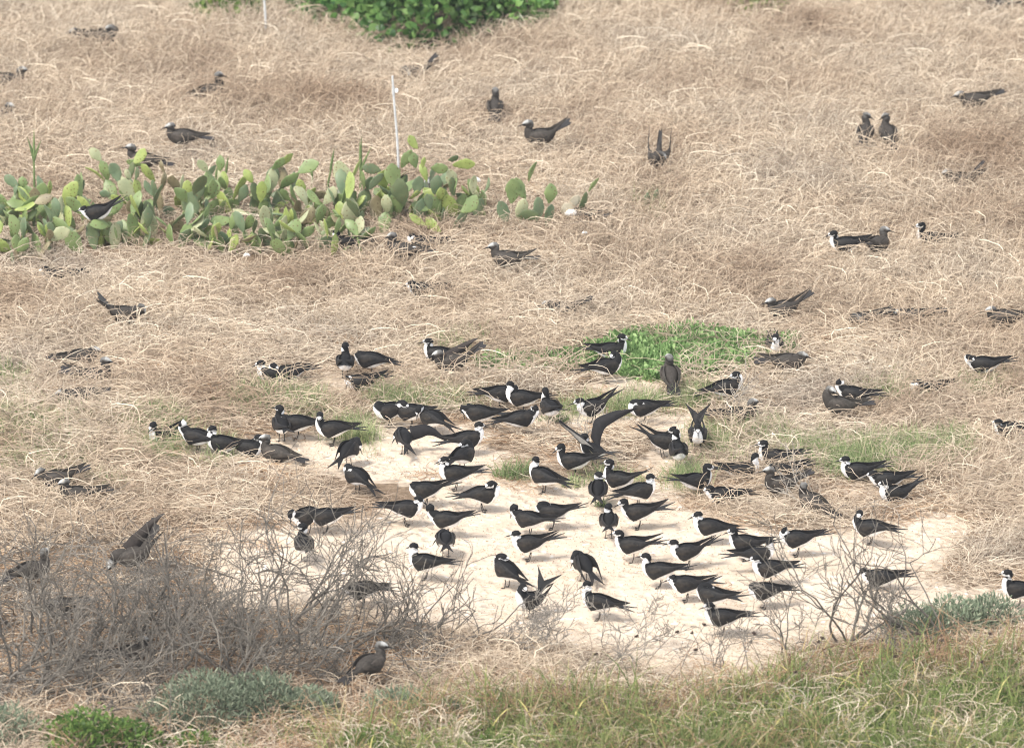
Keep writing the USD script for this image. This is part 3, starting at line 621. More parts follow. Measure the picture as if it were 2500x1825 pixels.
PERCH = at(240, 556)
def add_pad(root, p, tilt, lean, yaw, ln, wd, seed, mat, label=None, keep=True):
    v, f = pad_mesh(ln, wd, 0.020, seed)
    R = frame(tilt, lean, yaw)
    base = np.array(root.GetAttribute('xformOp:translate').Get())
    m = pix(base + p + R @ np.array([0, 0, ln * 0.7]))
    if keep and base[1] < PERCH[1] + 0.05 and 165 < m[0] < 285 and 415 < m[1] < 492: return p + R @ np.array([0, 0, ln]), R
    part(root, 'pad', (v @ R.T + p, f), mat, True, label=label)
    return p + R @ np.array([0, 0, ln]), R

def cactus(px, py, label, seed, n=4, gen=2, size=1.0, up=0.0, spreadx=0.24):
    r = random.Random(seed)
    root = thing('prickly_pear', label, 'cactus', at(px * D, py * D, up), 0, 'prickly pear plants of the cactus patch')
    k = 0
    for b in range(n):
        ln = r.uniform(0.15, 0.22) * size
        p = np.array([r.uniform(-spreadx, spreadx), r.uniform(-0.22, 0.22), r.uniform(-0.03, 0.03)])
        tip, R = add_pad(root, p, r.gauss(0, 30), r.uniform(-38, 38), r.uniform(-85, 85), ln, ln * r.uniform(0.44, 0.62), seed * 100 + k, r.choice(PADMATS)); k += 1
        for g in range(r.choice([1, 1, 2]) if gen > 1 else 0):
            l2 = ln * r.uniform(0.65, 0.95); w2 = l2 * r.uniform(0.42, 0.62)
            side = r.uniform(-0.6, 0.6)
            q = tip + R @ np.array([side * ln * 0.45, 0, -0.22 * abs(side) * ln - 0.008])
            t2 = math.degrees(math.atan2(*(R[:, 2][[0, 2]]))) + side * 60 + r.gauss(0, 22)
            tip2, R2 = add_pad(root, q, t2, r.uniform(-35, 35), r.uniform(-85, 85), l2, w2, seed * 100 + k, r.choice(PADMATS)); k += 1
            if gen > 2 and r.random() < 0.6:
                l3 = l2 * r.uniform(0.6, 0.85)
                add_pad(root, tip2 - R2 @ np.array([0, 0, 0.008]), t2 + r.uniform(-40, 40), r.uniform(-20, 20), r.uniform(-60, 60), l3, l3 * 0.58, seed * 100 + k, r.choice(PADMATS)); k += 1
    return root

CACTI = [  # x, y of the foot (zoom view), label, base pads, generations, size
    (10, 520, 'prickly pear at the left picture edge, back row, dull green pads', 4, 2, 1.0), (10, 575, 'prickly pear at the left picture edge, front row, low pads', 5, 1, 1.0),
    (75, 500, 'prickly pear standing at the foot of the forked green stalk', 4, 3, 1.0), (95, 565, 'low dark prickly pear in front of the forked green stalk', 5, 2, 0.95),
    (160, 490, 'prickly pear just left of the tern that stands among the cactus', 3, 2, 1.0), (185, 545, 'prickly pear sprawling in front of the cactus-perched tern', 5, 1, 1.05),
    (255, 535, 'prickly pear right of the cactus-perched tern, front row', 4, 2, 1.0), (300, 470, 'tall prickly pear hiding the body of a noddy', 4, 3, 1.15),
    (335, 540, 'prickly pear with yellow-green pads, front row, below the hidden noddy', 4, 2, 1.1), (390, 480, 'prickly pear between the hidden noddy and a flat dark pad', 4, 2, 0.95),
    (410, 545, 'low prickly pear mixed with straw left of the patch centre', 5, 1, 0.95), (470, 480, 'prickly pear below thin green shoots in the back row', 4, 2, 1.05),
    (490, 550, 'front prickly pear whose pads lie half in the straw, left of centre', 5, 2, 0.9), (560, 475, 'prickly pear with upright narrow blue pads near the patch centre', 4, 3, 1.05),
    (580, 545, 'front prickly pear in the patch centre with long leaning pads', 5, 2, 0.95), (640, 500, 'prickly pear right of the centre with a narrow upright pad', 4, 2, 1.0),
    (665, 560, 'low prickly pear with bleached pads at the straw line', 5, 1, 0.95), (720, 490, 'prickly pear beneath two green shoots', 4, 2, 1.0),
    (740, 550, 'lime green prickly pear left of a peeping tern', 4, 2, 0.95), (800, 490, 'prickly pear with very dark broad pads under the forked shoot', 5, 2, 1.15),
    (830, 505, 'prickly pear with a large blue-green pad behind a peeping tern', 4, 2, 1.1), (925, 470, 'prickly pear around the noddy that sits inside the patch', 4, 2, 0.95),
    (960, 500, 'prickly pear at the straw line right of the pale-faced noddy', 4, 2, 0.95), (1020, 480, 'prickly pear overgrown by straw below the white shell', 4, 2, 0.85)]
for n_, (x, y, lab, n, gen, size) in enumerate(CACTI):
    cactus(x, y, lab, 11 + n_, n + 4, max(gen, 2), size * 1.12)

def picked(px, py, label, pads, seed):
    """A plant whose pads are given one by one: foot (zoom view), tilt, lean, yaw, length, width, material, depth offset."""
    base = at(px * D, py * D)
    root = thing('prickly_pear', label, 'cactus', base, 0, 'prickly pear plants of the cactus patch')
    s = F / DIST / 1.0
    for k, (x, y, tilt, lean, yaw, ln, wd, mat, dy) in enumerate(pads):
        sc = F / np.linalg.norm(base - CAM) / D
        z = (py - y) / sc / math.cos(TILT) - dy * math.tan(TILT)
        add_pad(root, np.array([(x - px) / sc, dy, z]), tilt, lean, yaw, ln, wd, seed + k, mat)
picked(895, 500, 'tallest prickly pear right of the white pole with pads stacked three high', [
    (893, 452, -22, 5, 10, 0.24, 0.145, 'pad_dark', 0.0), (880, 418, -12, 0, 20, 0.21, 0.135, 'pad_green', -0.03), (888, 372, 28, 0, 15, 0.165, 0.085, 'pad_green', 0.02),
    (920, 372, -18, 0, 25, 0.135, 0.085, 'pad_green', 0.02), (924, 330, -30, 0, 25, 0.125, 0.072, 'pad_lime', 0.02), (935, 372, 8, 0, 40, 0.09, 0.05, 'pad_lime', 0.04),
    (843, 378, -76, 10, 20, 0.15, 0.085, 'pad_dark', 0.0), (818, 420, 38, 5, 35, 0.17, 0.09, 'pad_blue', -0.02), (918, 430, 12, 0, 20, 0.15, 0.10, 'pad_blue', 0.03), (905, 440, 45, 0, 50, 0.12, 0.07, 'pad_lime', 0.05),
    (870, 480, 5, 0, -20, 0.2, 0.14, 'pad_green', 0.06), (920, 490, 15, 0, 30, 0.2, 0.13, 'pad_blue', 0.04)], 5000)
picked(985, 490, 'prickly pear with two level oval pads beside the white shell', [
    (952, 372, 85, 15, 10, 0.14, 0.095, 'pad_green', 0.0), (1000, 366, 84, 10, 15, 0.18, 0.095, 'pad_lime', 0.0), (990, 355, 60, 10, 30, 0.09, 0.06, 'pad_dark', 0.03),
    (960, 430, 10, 0, 20, 0.16, 0.10, 'pad_blue', 0.0), (1005, 420, -15, 0, 30, 0.17, 0.10, 'pad_pale', 0.0), (1045, 430, 5, 0, 40, 0.15, 0.085, 'pad_pale', 0.0),
    (960, 480, -8, 0, -20, 0.19, 0.12, 'pad_green', 0.04), (1015, 475, 12, 0, 30, 0.18, 0.11, 'pad_green', 0.04), (985, 490, 3, 0, 30, 0.19, 0.12, 'pad_dark', 0.08), (1050, 480, 20, 0, 20, 0.16, 0.10, 'pad_blue', 0.06)], 5100)
picked(1165, 505, 'small separate prickly pear with fresh green pads right of the patch', [
    (1130, 450, 2, 0, 15, 0.20, 0.125, 'pad_green', 0.0), (1162, 440, -25, 0, 35, 0.19, 0.10, 'pad_green', 0.04), (1168, 402, 22, 0, 55, 0.17, 0.07, 'pad_green', 0.05), (1213, 450, 3, 0, 15, 0.165, 0.105, 'pad_green', 0.02),
    (1150, 490, 10, 0, 20, 0.19, 0.11, 'pad_pale', -0.03), (1185, 490, 2, 0, 30, 0.20, 0.10, 'pad_blue', -0.02), (1145, 478, 82, 20, 10, 0.17, 0.10, 'pad_dark', -0.08), (1120, 495, -18, 0, 30, 0.19, 0.11, 'pad_blue', 0.0), (1208, 500, 12, 0, 40, 0.18, 0.10, 'pad_blue', 0.02)], 5200)
picked(1280, 490, 'two narrow cactus pads leaning right beside bleached dead pads', [
    (1277, 470, 20, 0, 45, 0.18, 0.075, 'pad_dark', 0.0), (1300, 425, 36, 0, 50, 0.14, 0.055, 'pad_green', 0.04)], 5300)
r_ = thing('bleached_pad', 'bleached dead cactus pads at the foot of two leaning green ones', 'cactus', at(1262 * D, 490 * D), 0)
for k, (dx, dz, tilt, lean, yaw, ln, wd) in enumerate([(-0.02, 0.02, -14, 20, 10, 0.16, 0.11), (0.01, 0.10, 20, 10, 30, 0.13, 0.10), (0.12, 0.0, 30, 30, 20, 0.15, 0.11)]):
    v, f = pad_mesh(ln, wd, 0.016, 900 + k)
    part(r_, 'pad', (v @ frame(tilt, lean, yaw).T + [dx, 0, dz], f), 'dead_pad')
picked(1438, 462, 'lone greyish cactus pads sunk in straw right of the patch', [(1425, 455, 8, 0, 35, 0.11, 0.06, 'pad_blue', 0), (1446, 448, 18, 0, 40, 0.12, 0.05, 'pad_blue', 0.03)], 5400)

# green shoots in the cactus patch
def shoot(px, py, label, tall, leaves, seed, lean=0.0):
    r = random.Random(seed)
    root = thing('green_shoot', label, 'plant', at(px * D, py * D), 0, 'green shoots in the cactus patch')
    s = np.linspace(0, 1, 8)
    path = np.column_stack([lean * s ** 1.5 * tall, np.zeros(8), s * tall])
    v, f = tubes(path[None], np.linspace(0.013, 0.008, 8)[None], 6)
    part(root, 'stem', (v, f), 'green_blade', tone=np.linspace(0.25, 0.35, len(v)))
    for dx, h0, ln, cv in leaves:
        p = path[-1] * h0 + np.array([0, 0, 0])
        q = np.stack([p + np.array([dx * t ** 1.3, cv * 0.0, ln * t]) for t in np.linspace(0, 1, 7)])
        v, f = tubes(q[None], np.array([[0.010, 0.012, 0.0115, 0.010, 0.007, 0.004, 0.001]]), 5)
        part(root, 'leaf', (v * [1, 1, 1], f), 'green_blade', tone=np.full(len(v), r.uniform(0.1, 0.4)))
shoot(77, 470, 'forked green stalk rising at the far left of the cactus patch', 0.42, [(-0.05, 1, 0.20, 0), (0.005, 1, 0.26, 0), (0.06, 1, 0.17, 0)], 1)
shoot(797, 430, 'dark forked shoot left of the white pole', 0.22, [(-0.005, 1, 0.22, 0), (0.09, 0.8, 0.22, 0), (0.01, 0.9, 0.28, 0)], 2)
shoot(723, 430, 'single slender green shoot leaning right, left of the dark forked shoot', 0.20, [(0.03, 1, 0.18, 0)], 3, 0.15)
shoot(690, 420, 'short pointed dark shoot in the back row of the cactus', 0.12, [(-0.03, 1, 0.12, 0)], 4)
shoot(500, 420, 'thin straight shoot above the left-centre cactus', 0.14, [(0.02, 1, 0.14, 0)], 5)
shoot(478, 425, 'thin leafless-looking shoot just left of a straight one', 0.12, [(0.01, 1, 0.10, 0)], 6)
shoot(618, 455, 'short blue-green shoot at the patch centre', 0.12, [(0.02, 1, 0.10, 0)], 7, 0.1)

# white poles, shells
def pole(px, py, label, tall, mat, knob):
    root = thing('marker_pole', label, 'pole', at(px * D, py * D), 0)
    s = np.linspace(0, 1, 8)
    path = np.column_stack([-0.045 * s * tall + 0.006 * np.sin(s * 5), 0 * s, s * tall])
    (v, f), _, _ = loft(path, np.tile([0, 1.0, 0], (8, 1)), np.linspace(0.0100, 0.0085, 8), np.linspace(0.0100, 0.0085, 8), 10)
    part(root, 'shaft', (v, f), 'post_white', 40)
    p = path[-1] * 0.86
    (v, f), _, _ = loft(np.linspace(p - [0, 0, 0.03], p + [0, 0, 0.03], 4), np.tile([0, 1.0, 0], (4, 1)), np.full(4, 0.0125), np.full(4, 0.0125), 10)
    part(root, 'collar', (v, f), mat, 40)
    if knob:
        (v, f), _, _ = loft(np.array([p + [0.012, 0, 0], p + [0.022, 0, 0.001], p + [0.034, 0, 0.0], p + [0.04, 0, 0]]), np.tile([0, 0, 1.0], (4, 1)), np.array([0.008, 0.013, 0.013, 0.004]), np.array([0.014, 0.020, 0.018, 0.005]), 8)
        part(root, 'clip', (v, f), 'shell_white', 40)
pole(881, 402, 'thin white pole with a small clip near its top, behind the tall cactus', 0.87, 'post_white', True)
pole(588, 92, 'far white pole with a blue band, cut by the upper edge of the picture', 0.75, 'post_blue', False)

def shell(px, py, label, size, seed, up=0.0):
    r = np.random.default_rng(seed)
    s = np.linspace(0, 1, 7)
    c = np.column_stack([(s - 0.5) * size, np.zeros(7), 0.02 + 0.1 * size * np.sin(s * 3)])
    w = size * 0.42 * np.sin(np.pi * np.clip(s, 0.06, 0.95)) ** 0.7 * r.uniform(0.85, 1.15, 7)
    (v, f), _, _ = loft(c, np.tile([0, 0, 1.0], (7, 1)), w, w * 0.7, 10)
    p = part(world, numbered('white_shell'), (v + at(px * D, py * D, up), f), 'shell_white')
    tag(p, label, 'shell')
shell(1052, 405, 'bright white lump lying on the straw beside the level cactus pads', 0.075, 1, 0.10)
shell(1262, 478, 'cream lump leaning on the bleached cactus pads', 0.10, 2, 0.06)
shell(1292, 520, 'small white scrap at the straw line under the small cactus', 0.04, 3, 0.10)
shell(545, 570, 'white scrap in front of the left-centre cactus', 0.05, 4, 0.12)
shell(915, 555, 'narrow white scrap beside the pale-faced noddy', 0.05, 5, 0.12)

# ------------------------------------------------------------------ straw: curled dry stems scattered over the whole slope
def stems(n, seed, radius, L0, L1, z1, e0, e1, curl, droop, r0, r1, lean=0.0, bias=None, cap=0.3):
    r = np.random.default_rng(seed)
    P = 8
    a = r.uniform(0, 2 * np.pi, n); rr = radius * np.sqrt(r.uniform(0, 1, n))
    p = np.column_stack([rr * np.cos(a), rr * np.sin(a), r.uniform(0, 1, n) ** 1.3 * z1])
    az = r.uniform(0, 2 * np.pi, n) if bias is None else r.normal(bias, 0.9, n)
    el = np.radians(r.uniform(e0, e1, n)); L = r.uniform(L0, L1, n)
    k1 = r.normal(0, curl, n); k2 = r.normal(0, curl * 0.7, n)
    pts = [p]
    for i in range(P - 1):
        az = az + (k1 + r.normal(0, curl * 0.8, n)) / P * 2.2
        el = el + (k2 - droop + r.normal(0, curl * 0.6, n)) / P * 2.0
        d = np.column_stack([np.cos(az) * np.cos(el) + lean, np.sin(az) * np.cos(el), np.sin(el)])
        q = pts[-1] + unit(d) * (L / (P - 1))[:, None]
        q[:, 2] = np.maximum(q[:, 2], 0.004 + r.uniform(0, 0.02, n))
        pts.append(q)
    pts = np.stack(pts, 1)
    pts[..., 2] = cap * np.tanh(pts[..., 2] / cap)
    rad = r.uniform(r0, r1, n)[:, None] * np.linspace(1, 0.5, P)[None]
    v, f = tubes(pts, rad, 3)
    t = np.repeat(np.clip(r.normal(0.52, 0.27, n), 0, 1), P * 3)
    return (v, f), t

def instancer(name, protos, where, label, cat):
    """where: list of (prototype, position, turn, scale (3), tilt x, tilt y)."""
    path = '/World/' + numbered(name)
    pi = UsdGeom.PointInstancer.Define(stage, path)
    targets = []
    for k, (mesh, mat, tone) in enumerate(protos):
        kids = UsdGeom.Xform.Define(stage, f'{path}/clump_{k:03d}')
        part(kids.GetPrim(), 'stems', mesh, mat, mat not in ('straw', 'litter', 'grey_twig'), tone=tone)
        targets.append(kids.GetPath())
    pi.CreatePrototypesRel().SetTargets(targets)
    n = len(where)
    pi.CreateProtoIndicesAttr(Vt.IntArray.FromNumpy(np.array([w[0] for w in where], np.int32)))
    pi.CreatePositionsAttr(Vt.Vec3fArray.FromNumpy(np.array([w[1] for w in where], np.float32)))
    pi.CreateScalesAttr(Vt.Vec3fArray.FromNumpy(np.array([w[3] for w in where], np.float32)))
    rot = []
    for w in where:
        q = Gf.Rotation(Gf.Vec3d(0, 0, 1), math.degrees(w[2])) * Gf.Rotation(Gf.Vec3d(1, 0, 0), w[4]) * Gf.Rotation(Gf.Vec3d(0, 1, 0), w[5])
        h = q.GetQuat(); im = h.GetImaginary()
        rot.append(Gf.Quath(h.GetReal(), *im))
    pi.CreateOrientationsAttr(Vt.QuathArray(rot))
    tag(pi.GetPrim(), label, cat, kind='stuff')

SITES_ = np.array(SITES)
sx, sy, sb, ss = SITES_.T
def near_bird(x, y, wide=0.19, front=0.26):
    dx, dy = x - sx, y - sy
    w = np.where(ss > 0, 0.8, 1.0) * wide * np.array([1.0, 0.75, 0.0])[sb.astype(int)]
    fr = np.where(ss > 0, 0.55, 1.0) * front * np.array([1.0, 0.5, 0.0])[sb.astype(int)]
    return bool(np.any((w > 0) & ((dx * dx / (w * w * 1.3 + 1e-9) + dy * dy / (w * w + 1e-9) < 1) | ((np.abs(dx) < w * 0.95) & (dy < 0) & (dy > -fr)))))

CACT = poly((-40,470),(0,450),(250,430),(560,420),(800,400),(900,390),(1060,410),(1090,470),(1030,530),(900,560),(700,600),(480,585),(250,580),(100,615),(-40,630))
CACT2 = poly((1110,440),(1225,440),(1225,505),(1110,510))
GREENC = poly((1055,805),(1090,788),(1200,793),(1290,775),(1380,745),(1500,738),(1640,752),(1760,745),(1750,780),(1640,812),(1560,830),(1440,842),(1330,822),(1240,820),(1080,825))
BUSHTOP = poly((600,-60),(1230,-60),(1225,20),(1150,70),(1050,92),(880,90),(760,70),(690,30),(610,10))
SEDGE = poly((880,1580),(1200,1520),(1480,1525),(1650,1525),(1780,1455),(2000,1430),(2300,1415),(2300,1720),(700,1720),(760,1600))
TWIGL = poly((-60,1240),(180,1200),(420,1240),(560,1330),(850,1340),(1000,1400),(900,1520),(560,1500),(380,1530),(-60,1600))
FRONTG = poly((280,1560),(640,1500),(960,1500),(1000,1720),(100,1720),(130,1600))
rng = random.Random(77)
nr = np.random.default_rng(5)
PROT = []
for k in range(4): PROT.append((*stems(34, 10 + k, 0.15, 0.20, 0.52, 0.055, -4, 14, 1.3, 0.15, 0.0016, 0.0033, cap=0.080), ))     # 0-3 matted
for k in range(4): PROT.append((*stems(28, 20 + k, 0.14, 0.20, 0.50, 0.07, 8, 60, 1.4, 0.8, 0.0016, 0.0034, cap=0.170), ))        # 4-7 tangled arcs
for k in range(4): PROT.append((*stems(40, 30 + k, 0.14, 0.10, 0.28, 0.055, 20, 78, 1.0, 0.4, 0.0013, 0.0025, 0.40, cap=0.19), ))   # 8-11 wispy, leaning right
for k in range(2): PROT.append((*stems(6, 40 + k, 0.16, 0.22, 0.62, 0.05, 10, 60, 1.3, 0.6, 0.0022, 0.0036, cap=0.17), ))          # 12-13 a few bold loops
for k in range(2): PROT.append((*stems(9, 50 + k, 0.22, 0.04, 0.22, 0.012, -6, 10, 0.9, 0.3, 0.0014, 0.0028, cap=0.02), ))         # 14-15 scraps on sand
PROTS = [(m, 'straw', t) for m, t in PROT]
for k in range(3):
    m, t = stems(36, 60 + k, 0.15, 0.12, 0.34, 0.03, -5, 10, 1.2, 0.2, 0.0018, 0.0034, cap=0.035)
    PROTS.append((m, 'litter', t))     # 16-18 brown litter
for k in range(3):
    m, t = stems(13, 65 + k, 0.16, 0.16, 0.46, 0.05, 0, 65, 0.6, 0.3, 0.0022, 0.0046, 0.3, cap=0.20)
    PROTS.append((m, 'grey_twig', t * 0.9))                                                                                 # 19-21 grey twigs
places = []
step = 0.132
for gxx in np.arange(-6.2, 6.2, step):
    for gyy in np.arange(-9.2, 15.0, step):
        x, y = gxx + rng.uniform(-0.07, 0.07), gyy + rng.uniform(-0.07, 0.07)
        half = 1250 / F * (y - CAM[1]) / math.cos(0.0) * 1.02 + 0.9
        if abs(x) > half: continue
        z = float(height(x, y))
        u, v = pix(np.array([x, y, z]))
        pt = shapely.Point(u, v)
        edge = 26 * (float(meshkit.noise(np.array([x * 2.3, y * 2.3, 1.0]), 3)) - 0.5)
        s_d = SANDU.distance(pt) if not SANDU.contains(pt) else -SANDU.boundary.distance(pt)
        turn = rng.uniform(0, 2 * math.pi)
        birdy = near_bird(x, y)
        if s_d < edge - 2:                                     # bare sand
            inth = any(t.contains(pt) for t in THIN)
            thin = 0.09 + (0.33 if inth else 0) + 0.25 * max(0.0, 1 - (edge - s_d) / 22)
            if rng.random() < thin:
                places.append((rng.choice(([16, 17, 18, 14, 0] if inth else [14, 15, 14, 15, 16]) if not birdy else [14, 15]), (x, y, z), turn, (1, 1, 0.6), 0, 0))
            elif rng.random() < 0.012 and not birdy:
                places.append((rng.choice([12, 13]), (x, y, z), turn, (0.7, 0.7, 0.6), 0, 0))
            continue
        if any(t.contains(pt) for t in THIN) and rng.random() < 0.7: continue
        if CACT.contains(pt) or CACT2.contains(pt):
            if rng.random() < 0.60 and not birdy: places.append((rng.choice([4, 5, 6, 8, 9, 12, 13, 13]), (x, y, z), turn, (1, 1, 0.9), 0, 0))
            continue
        if BUSHTOP.contains(pt): continue
        dens, low = 1.0, 1.0
        if GREENC.contains(pt): dens = 0.28
        if SEDGE.contains(pt): dens = 0.32
        if FRONTG.contains(pt): dens = 0.40
        twiggy = TWIGL.contains(pt)
        if twiggy: dens = 0.85
        if rng.random() > dens: continue
        near = max(0.0, 1 - s_d / 60)                          # shallow litter at the rim of the sand
        mat = [0, 1, 2, 3]; arc = [4, 5, 6, 7]; wisp = [8, 9, 10, 11]
        if birdy:
            pool, low = mat + [16], 0.5
        elif near > 0 and rng.random() < near * 0.75:
            pool = [16, 17, 18, 0, 1, 2]; low = 0.5
        elif twiggy: pool = [19, 20, 21, 19, 16, 17, 18, 16, 0]
        elif v < 330: pool = wisp * 2 + arc + mat[:2] + ([12] if rng.random() < 0.3 else [])
        elif u > 1250 and v < 700: pool = wisp + arc + mat[:2] + [12]
        elif u < 900 and v > 880: pool = mat * 2 + [16, 17] + arc
        elif u > 1900 and v > 700: pool = mat * 2 + wisp + arc
        else: pool = mat * 2 + arc * 2 + [12, 13, 13] + [16]
        k = rng.choice(pool)
        hh = 0.55 + 1.25 * float(meshkit.fbm(np.array([x * 1.0, y * 0.8, 4.0]), 2, 8))
        if near > 0: low = min(low, 0.45 + 0.55 * (1 - near))
        s = rng.uniform(0.85, 1.15)
        places.append((k, (x, y, z - 0.008), turn if k not in wisp else rng.uniform(-0.7, 0.7), (s, s, s * hh * low), rng.uniform(-6, 6), rng.uniform(-6, 6)))
for x, y, b, sit in SITES:                               # strands over and in front of the birds that lie buried in the straw
    for _ in range(int(b) * 2):
        a, d = x + rng.uniform(-0.20, 0.20), y - rng.uniform(0.04, 0.26)
        places.append((rng.choice([4, 5, 6, 7, 4, 5, 12]), (a, d, float(height(a, d)) - 0.005), rng.uniform(0, 6.28), (0.9, 0.9, rng.uniform(0.8, 1.1)), rng.uniform(-8, 8), rng.uniform(-8, 8)))
for _ in range(150):                                     # taller straws against the foot of the green bushes
    u, v = rng.uniform(430, 1260), rng.uniform(62, 112)
    q_ = at(u * D, v * D)
    places.append((rng.choice([8, 9, 10, 11, 12, 13]), q_, rng.uniform(-0.7, 0.7), (1.1, 1.1, rng.uniform(1.0, 1.6)), rng.uniform(-8, 8), 0))
instancer('dry_straw', PROTS, places, 'dry curled straw covering the whole slope around the sand', 'dry grass')

def crumbs(n, seed, radius, s0, s1):
    r = np.random.default_rng(seed)
    out = []
    for _ in range(n):
        a, q = r.uniform(0, 6.28), radius * math.sqrt(r.uniform())
        sz = r.uniform(s0, s1); w = np.array([[1, 0, 0], [-0.5, 0.8, 0], [-0.6, -0.7, 0], [0, 0, 0.6]]) * sz * r.uniform(0.6, 1.3, (4, 3))
        out.append((w @ rz_(r.uniform(0, 360)).T + [q * math.cos(a), q * math.sin(a), 0.001], np.array([[0, 1, 3], [1, 2, 3], [2, 0, 3]])))
    m = join(out)
    return m, np.repeat(r.uniform(0, 1, n), 4)
CR = [(*crumbs(14, 970 + k, 0.25, 0.003, 0.008),) for k in range(3)]
cp = []
for _ in range(2600):
    u, v = rng.uniform(380, 2290), rng.uniform(820, 1500)
    if not SANDU.contains(shapely.Point(u, v)): continue
    cp.append((rng.randrange(3), at(u * D, v * D), rng.uniform(0, 6.28), (1, 1, 1), 0, 0))
instancer('sand_crumbs', [(m, 'litter', t) for m, t in CR], cp, 'small dark crumbs and plant scraps strewn over the sand', 'litter')

# ------------------------------------------------------------------ green things
def blades(n, seed, radius, L0, L1, w0, w1, e0, e1, droop, tone, ts, lean=0.0):
    """Ribbon blades folded along the middle, each tapering to a point."""
    r = np.random.default_rng(seed)
    P = 6
    a = r.uniform(0, 2 * np.pi, n); rr = radius * np.sqrt(r.uniform(0, 1, n))
    p = np.column_stack([rr * np.cos(a), rr * np.sin(a), np.zeros(n)])
    az = r.uniform(0, 2 * np.pi, n); el = np.radians(r.uniform(e0, e1, n)); L = r.uniform(L0, L1, n); dr = droop * r.uniform(0.3, 1.4, n)
    pts = [p]
    for i in range(P - 1):
        d = np.column_stack([np.cos(az) * np.cos(el) + lean, np.sin(az) * np.cos(el), np.sin(el)])
        pts.append(pts[-1] + unit(d) * (L / (P - 1))[:, None])
        el = el - dr / P * 2; az = az + r.normal(0, 0.12, n)
    pts = np.stack(pts, 1)
    w = r.uniform(w0, w1, n)[:, None] * np.array([0.7, 1, 0.95, 0.75, 0.45, 0.05])[None]
    side = unit(np.column_stack([-np.sin(az), np.cos(az), np.zeros(n)]))[:, None]
    up = np.array([0, 0, 1.0])
    l = pts - side * w[..., None] / 2 + up * w[..., None] * 0.12; rgt = pts + side * w[..., None] / 2 + up * w[..., None] * 0.12
    v = np.stack([l, pts, rgt], 2)
    nn, pp, cc = np.meshgrid(np.arange(n), np.arange(P - 1), np.arange(2), indexing='ij')
    o = (nn * P + pp) * 3 + cc
    q = np.stack([o, o + 1, o + 4, o + 3], -1).reshape(-1, 4)
    t = np.repeat(np.clip(r.normal(tone, ts, n), 0, 1), P * 3)
    return (v.reshape(-1, 3), np.vstack([q[:, [0, 1, 2]], q[:, [0, 2, 3]]])), t

def leaves(n, seed, rx, ry, rz, l0, l1, wr, tone, ts, shell_=0.55, upward=0.3):
    """Leaf-shaped faces spread through a dome."""
    r = np.random.default_rng(seed)
    d = unit(r.normal(0, 1, (n, 3))); d[:, 2] = np.abs(d[:, 2])
    rad = r.uniform(shell_, 1.0, n) ** 0.7
    lump = 0.78 + 0.44 * meshkit.fbm(d * 2.3 + seed, 3, seed)
    c = d * rad[:, None] * lump[:, None] * [rx, ry, rz]
    ax = unit(d * [1, 1, 0.6] + r.normal(0, 0.7, (n, 3)) + [0, 0, upward])
    sd = unit(np.cross(ax, r.normal(0, 1, (n, 3)))); nm = np.cross(sd, ax)
    L = r.uniform(l0, l1, n)[:, None]; W = L * wr
    b, tip = c - ax * L / 2, c + ax * L / 2
    m1, m2 = c - ax * L * 0.15 + sd * W / 2 + nm * W * 0.15, c - ax * L * 0.15 - sd * W / 2 + nm * W * 0.15
    k1, k2 = c + ax * L * 0.22 + sd * W * 0.42 + nm * W * 0.1, c + ax * L * 0.22 - sd * W * 0.42 + nm * W * 0.1
    v = np.stack([b, m1, k1, tip, k2, m2], 1).reshape(-1, 3)
    o = np.arange(n)[:, None] * 6
    f = np.vstack([o + np.array(t) for t in ((0, 1, 5), (1, 2, 5), (2, 4, 5), (2, 3, 4))])
    inner = (rad - shell_) / (1 - shell_ + 1e-6)
    t = np.repeat(np.clip(r.normal(tone, ts, n), 0, 1), 6)
    return (v, f), t

def stemset(n, seed, rx, rz, r0=0.004):
    r = np.random.default_rng(seed)
    d = unit(np.column_stack([r.normal(0, 1, n), r.normal(0, 1, n), np.abs(r.normal(0.5, 0.5, n))]))
    s = np.linspace(0, 1, 6)
    p = d[:, None] * s[None, :, None] * [rx * 0.85, rx * 0.85, rz * 0.85] + r.normal(0, 0.006, (n, 6, 3)) * s[None, :, None]
    return tubes(p, np.repeat(np.linspace(r0, r0 * 0.4, 6)[None], n, 0), 4)

def shrub(name, px, py, label, cat, mat, seed, n, rx, ry, rz, l0, l1, wr, tone=0.5, ts=0.22, group=None, shell_=0.5, upward=0.3):
    root = thing(name, label, cat, at(px * D, py * D), 0, group)
    sv = stemset(26, seed + 1, rx, rz)
    part(root, 'stem', sv, 'grey_twig', tone=np.full(len(sv[0]), 0.4))
    m, t = leaves(n, seed, rx, ry, rz, l0, l1, wr, tone, ts, shell_, upward)
    part(root, 'foliage', m, mat, False, tone=t)

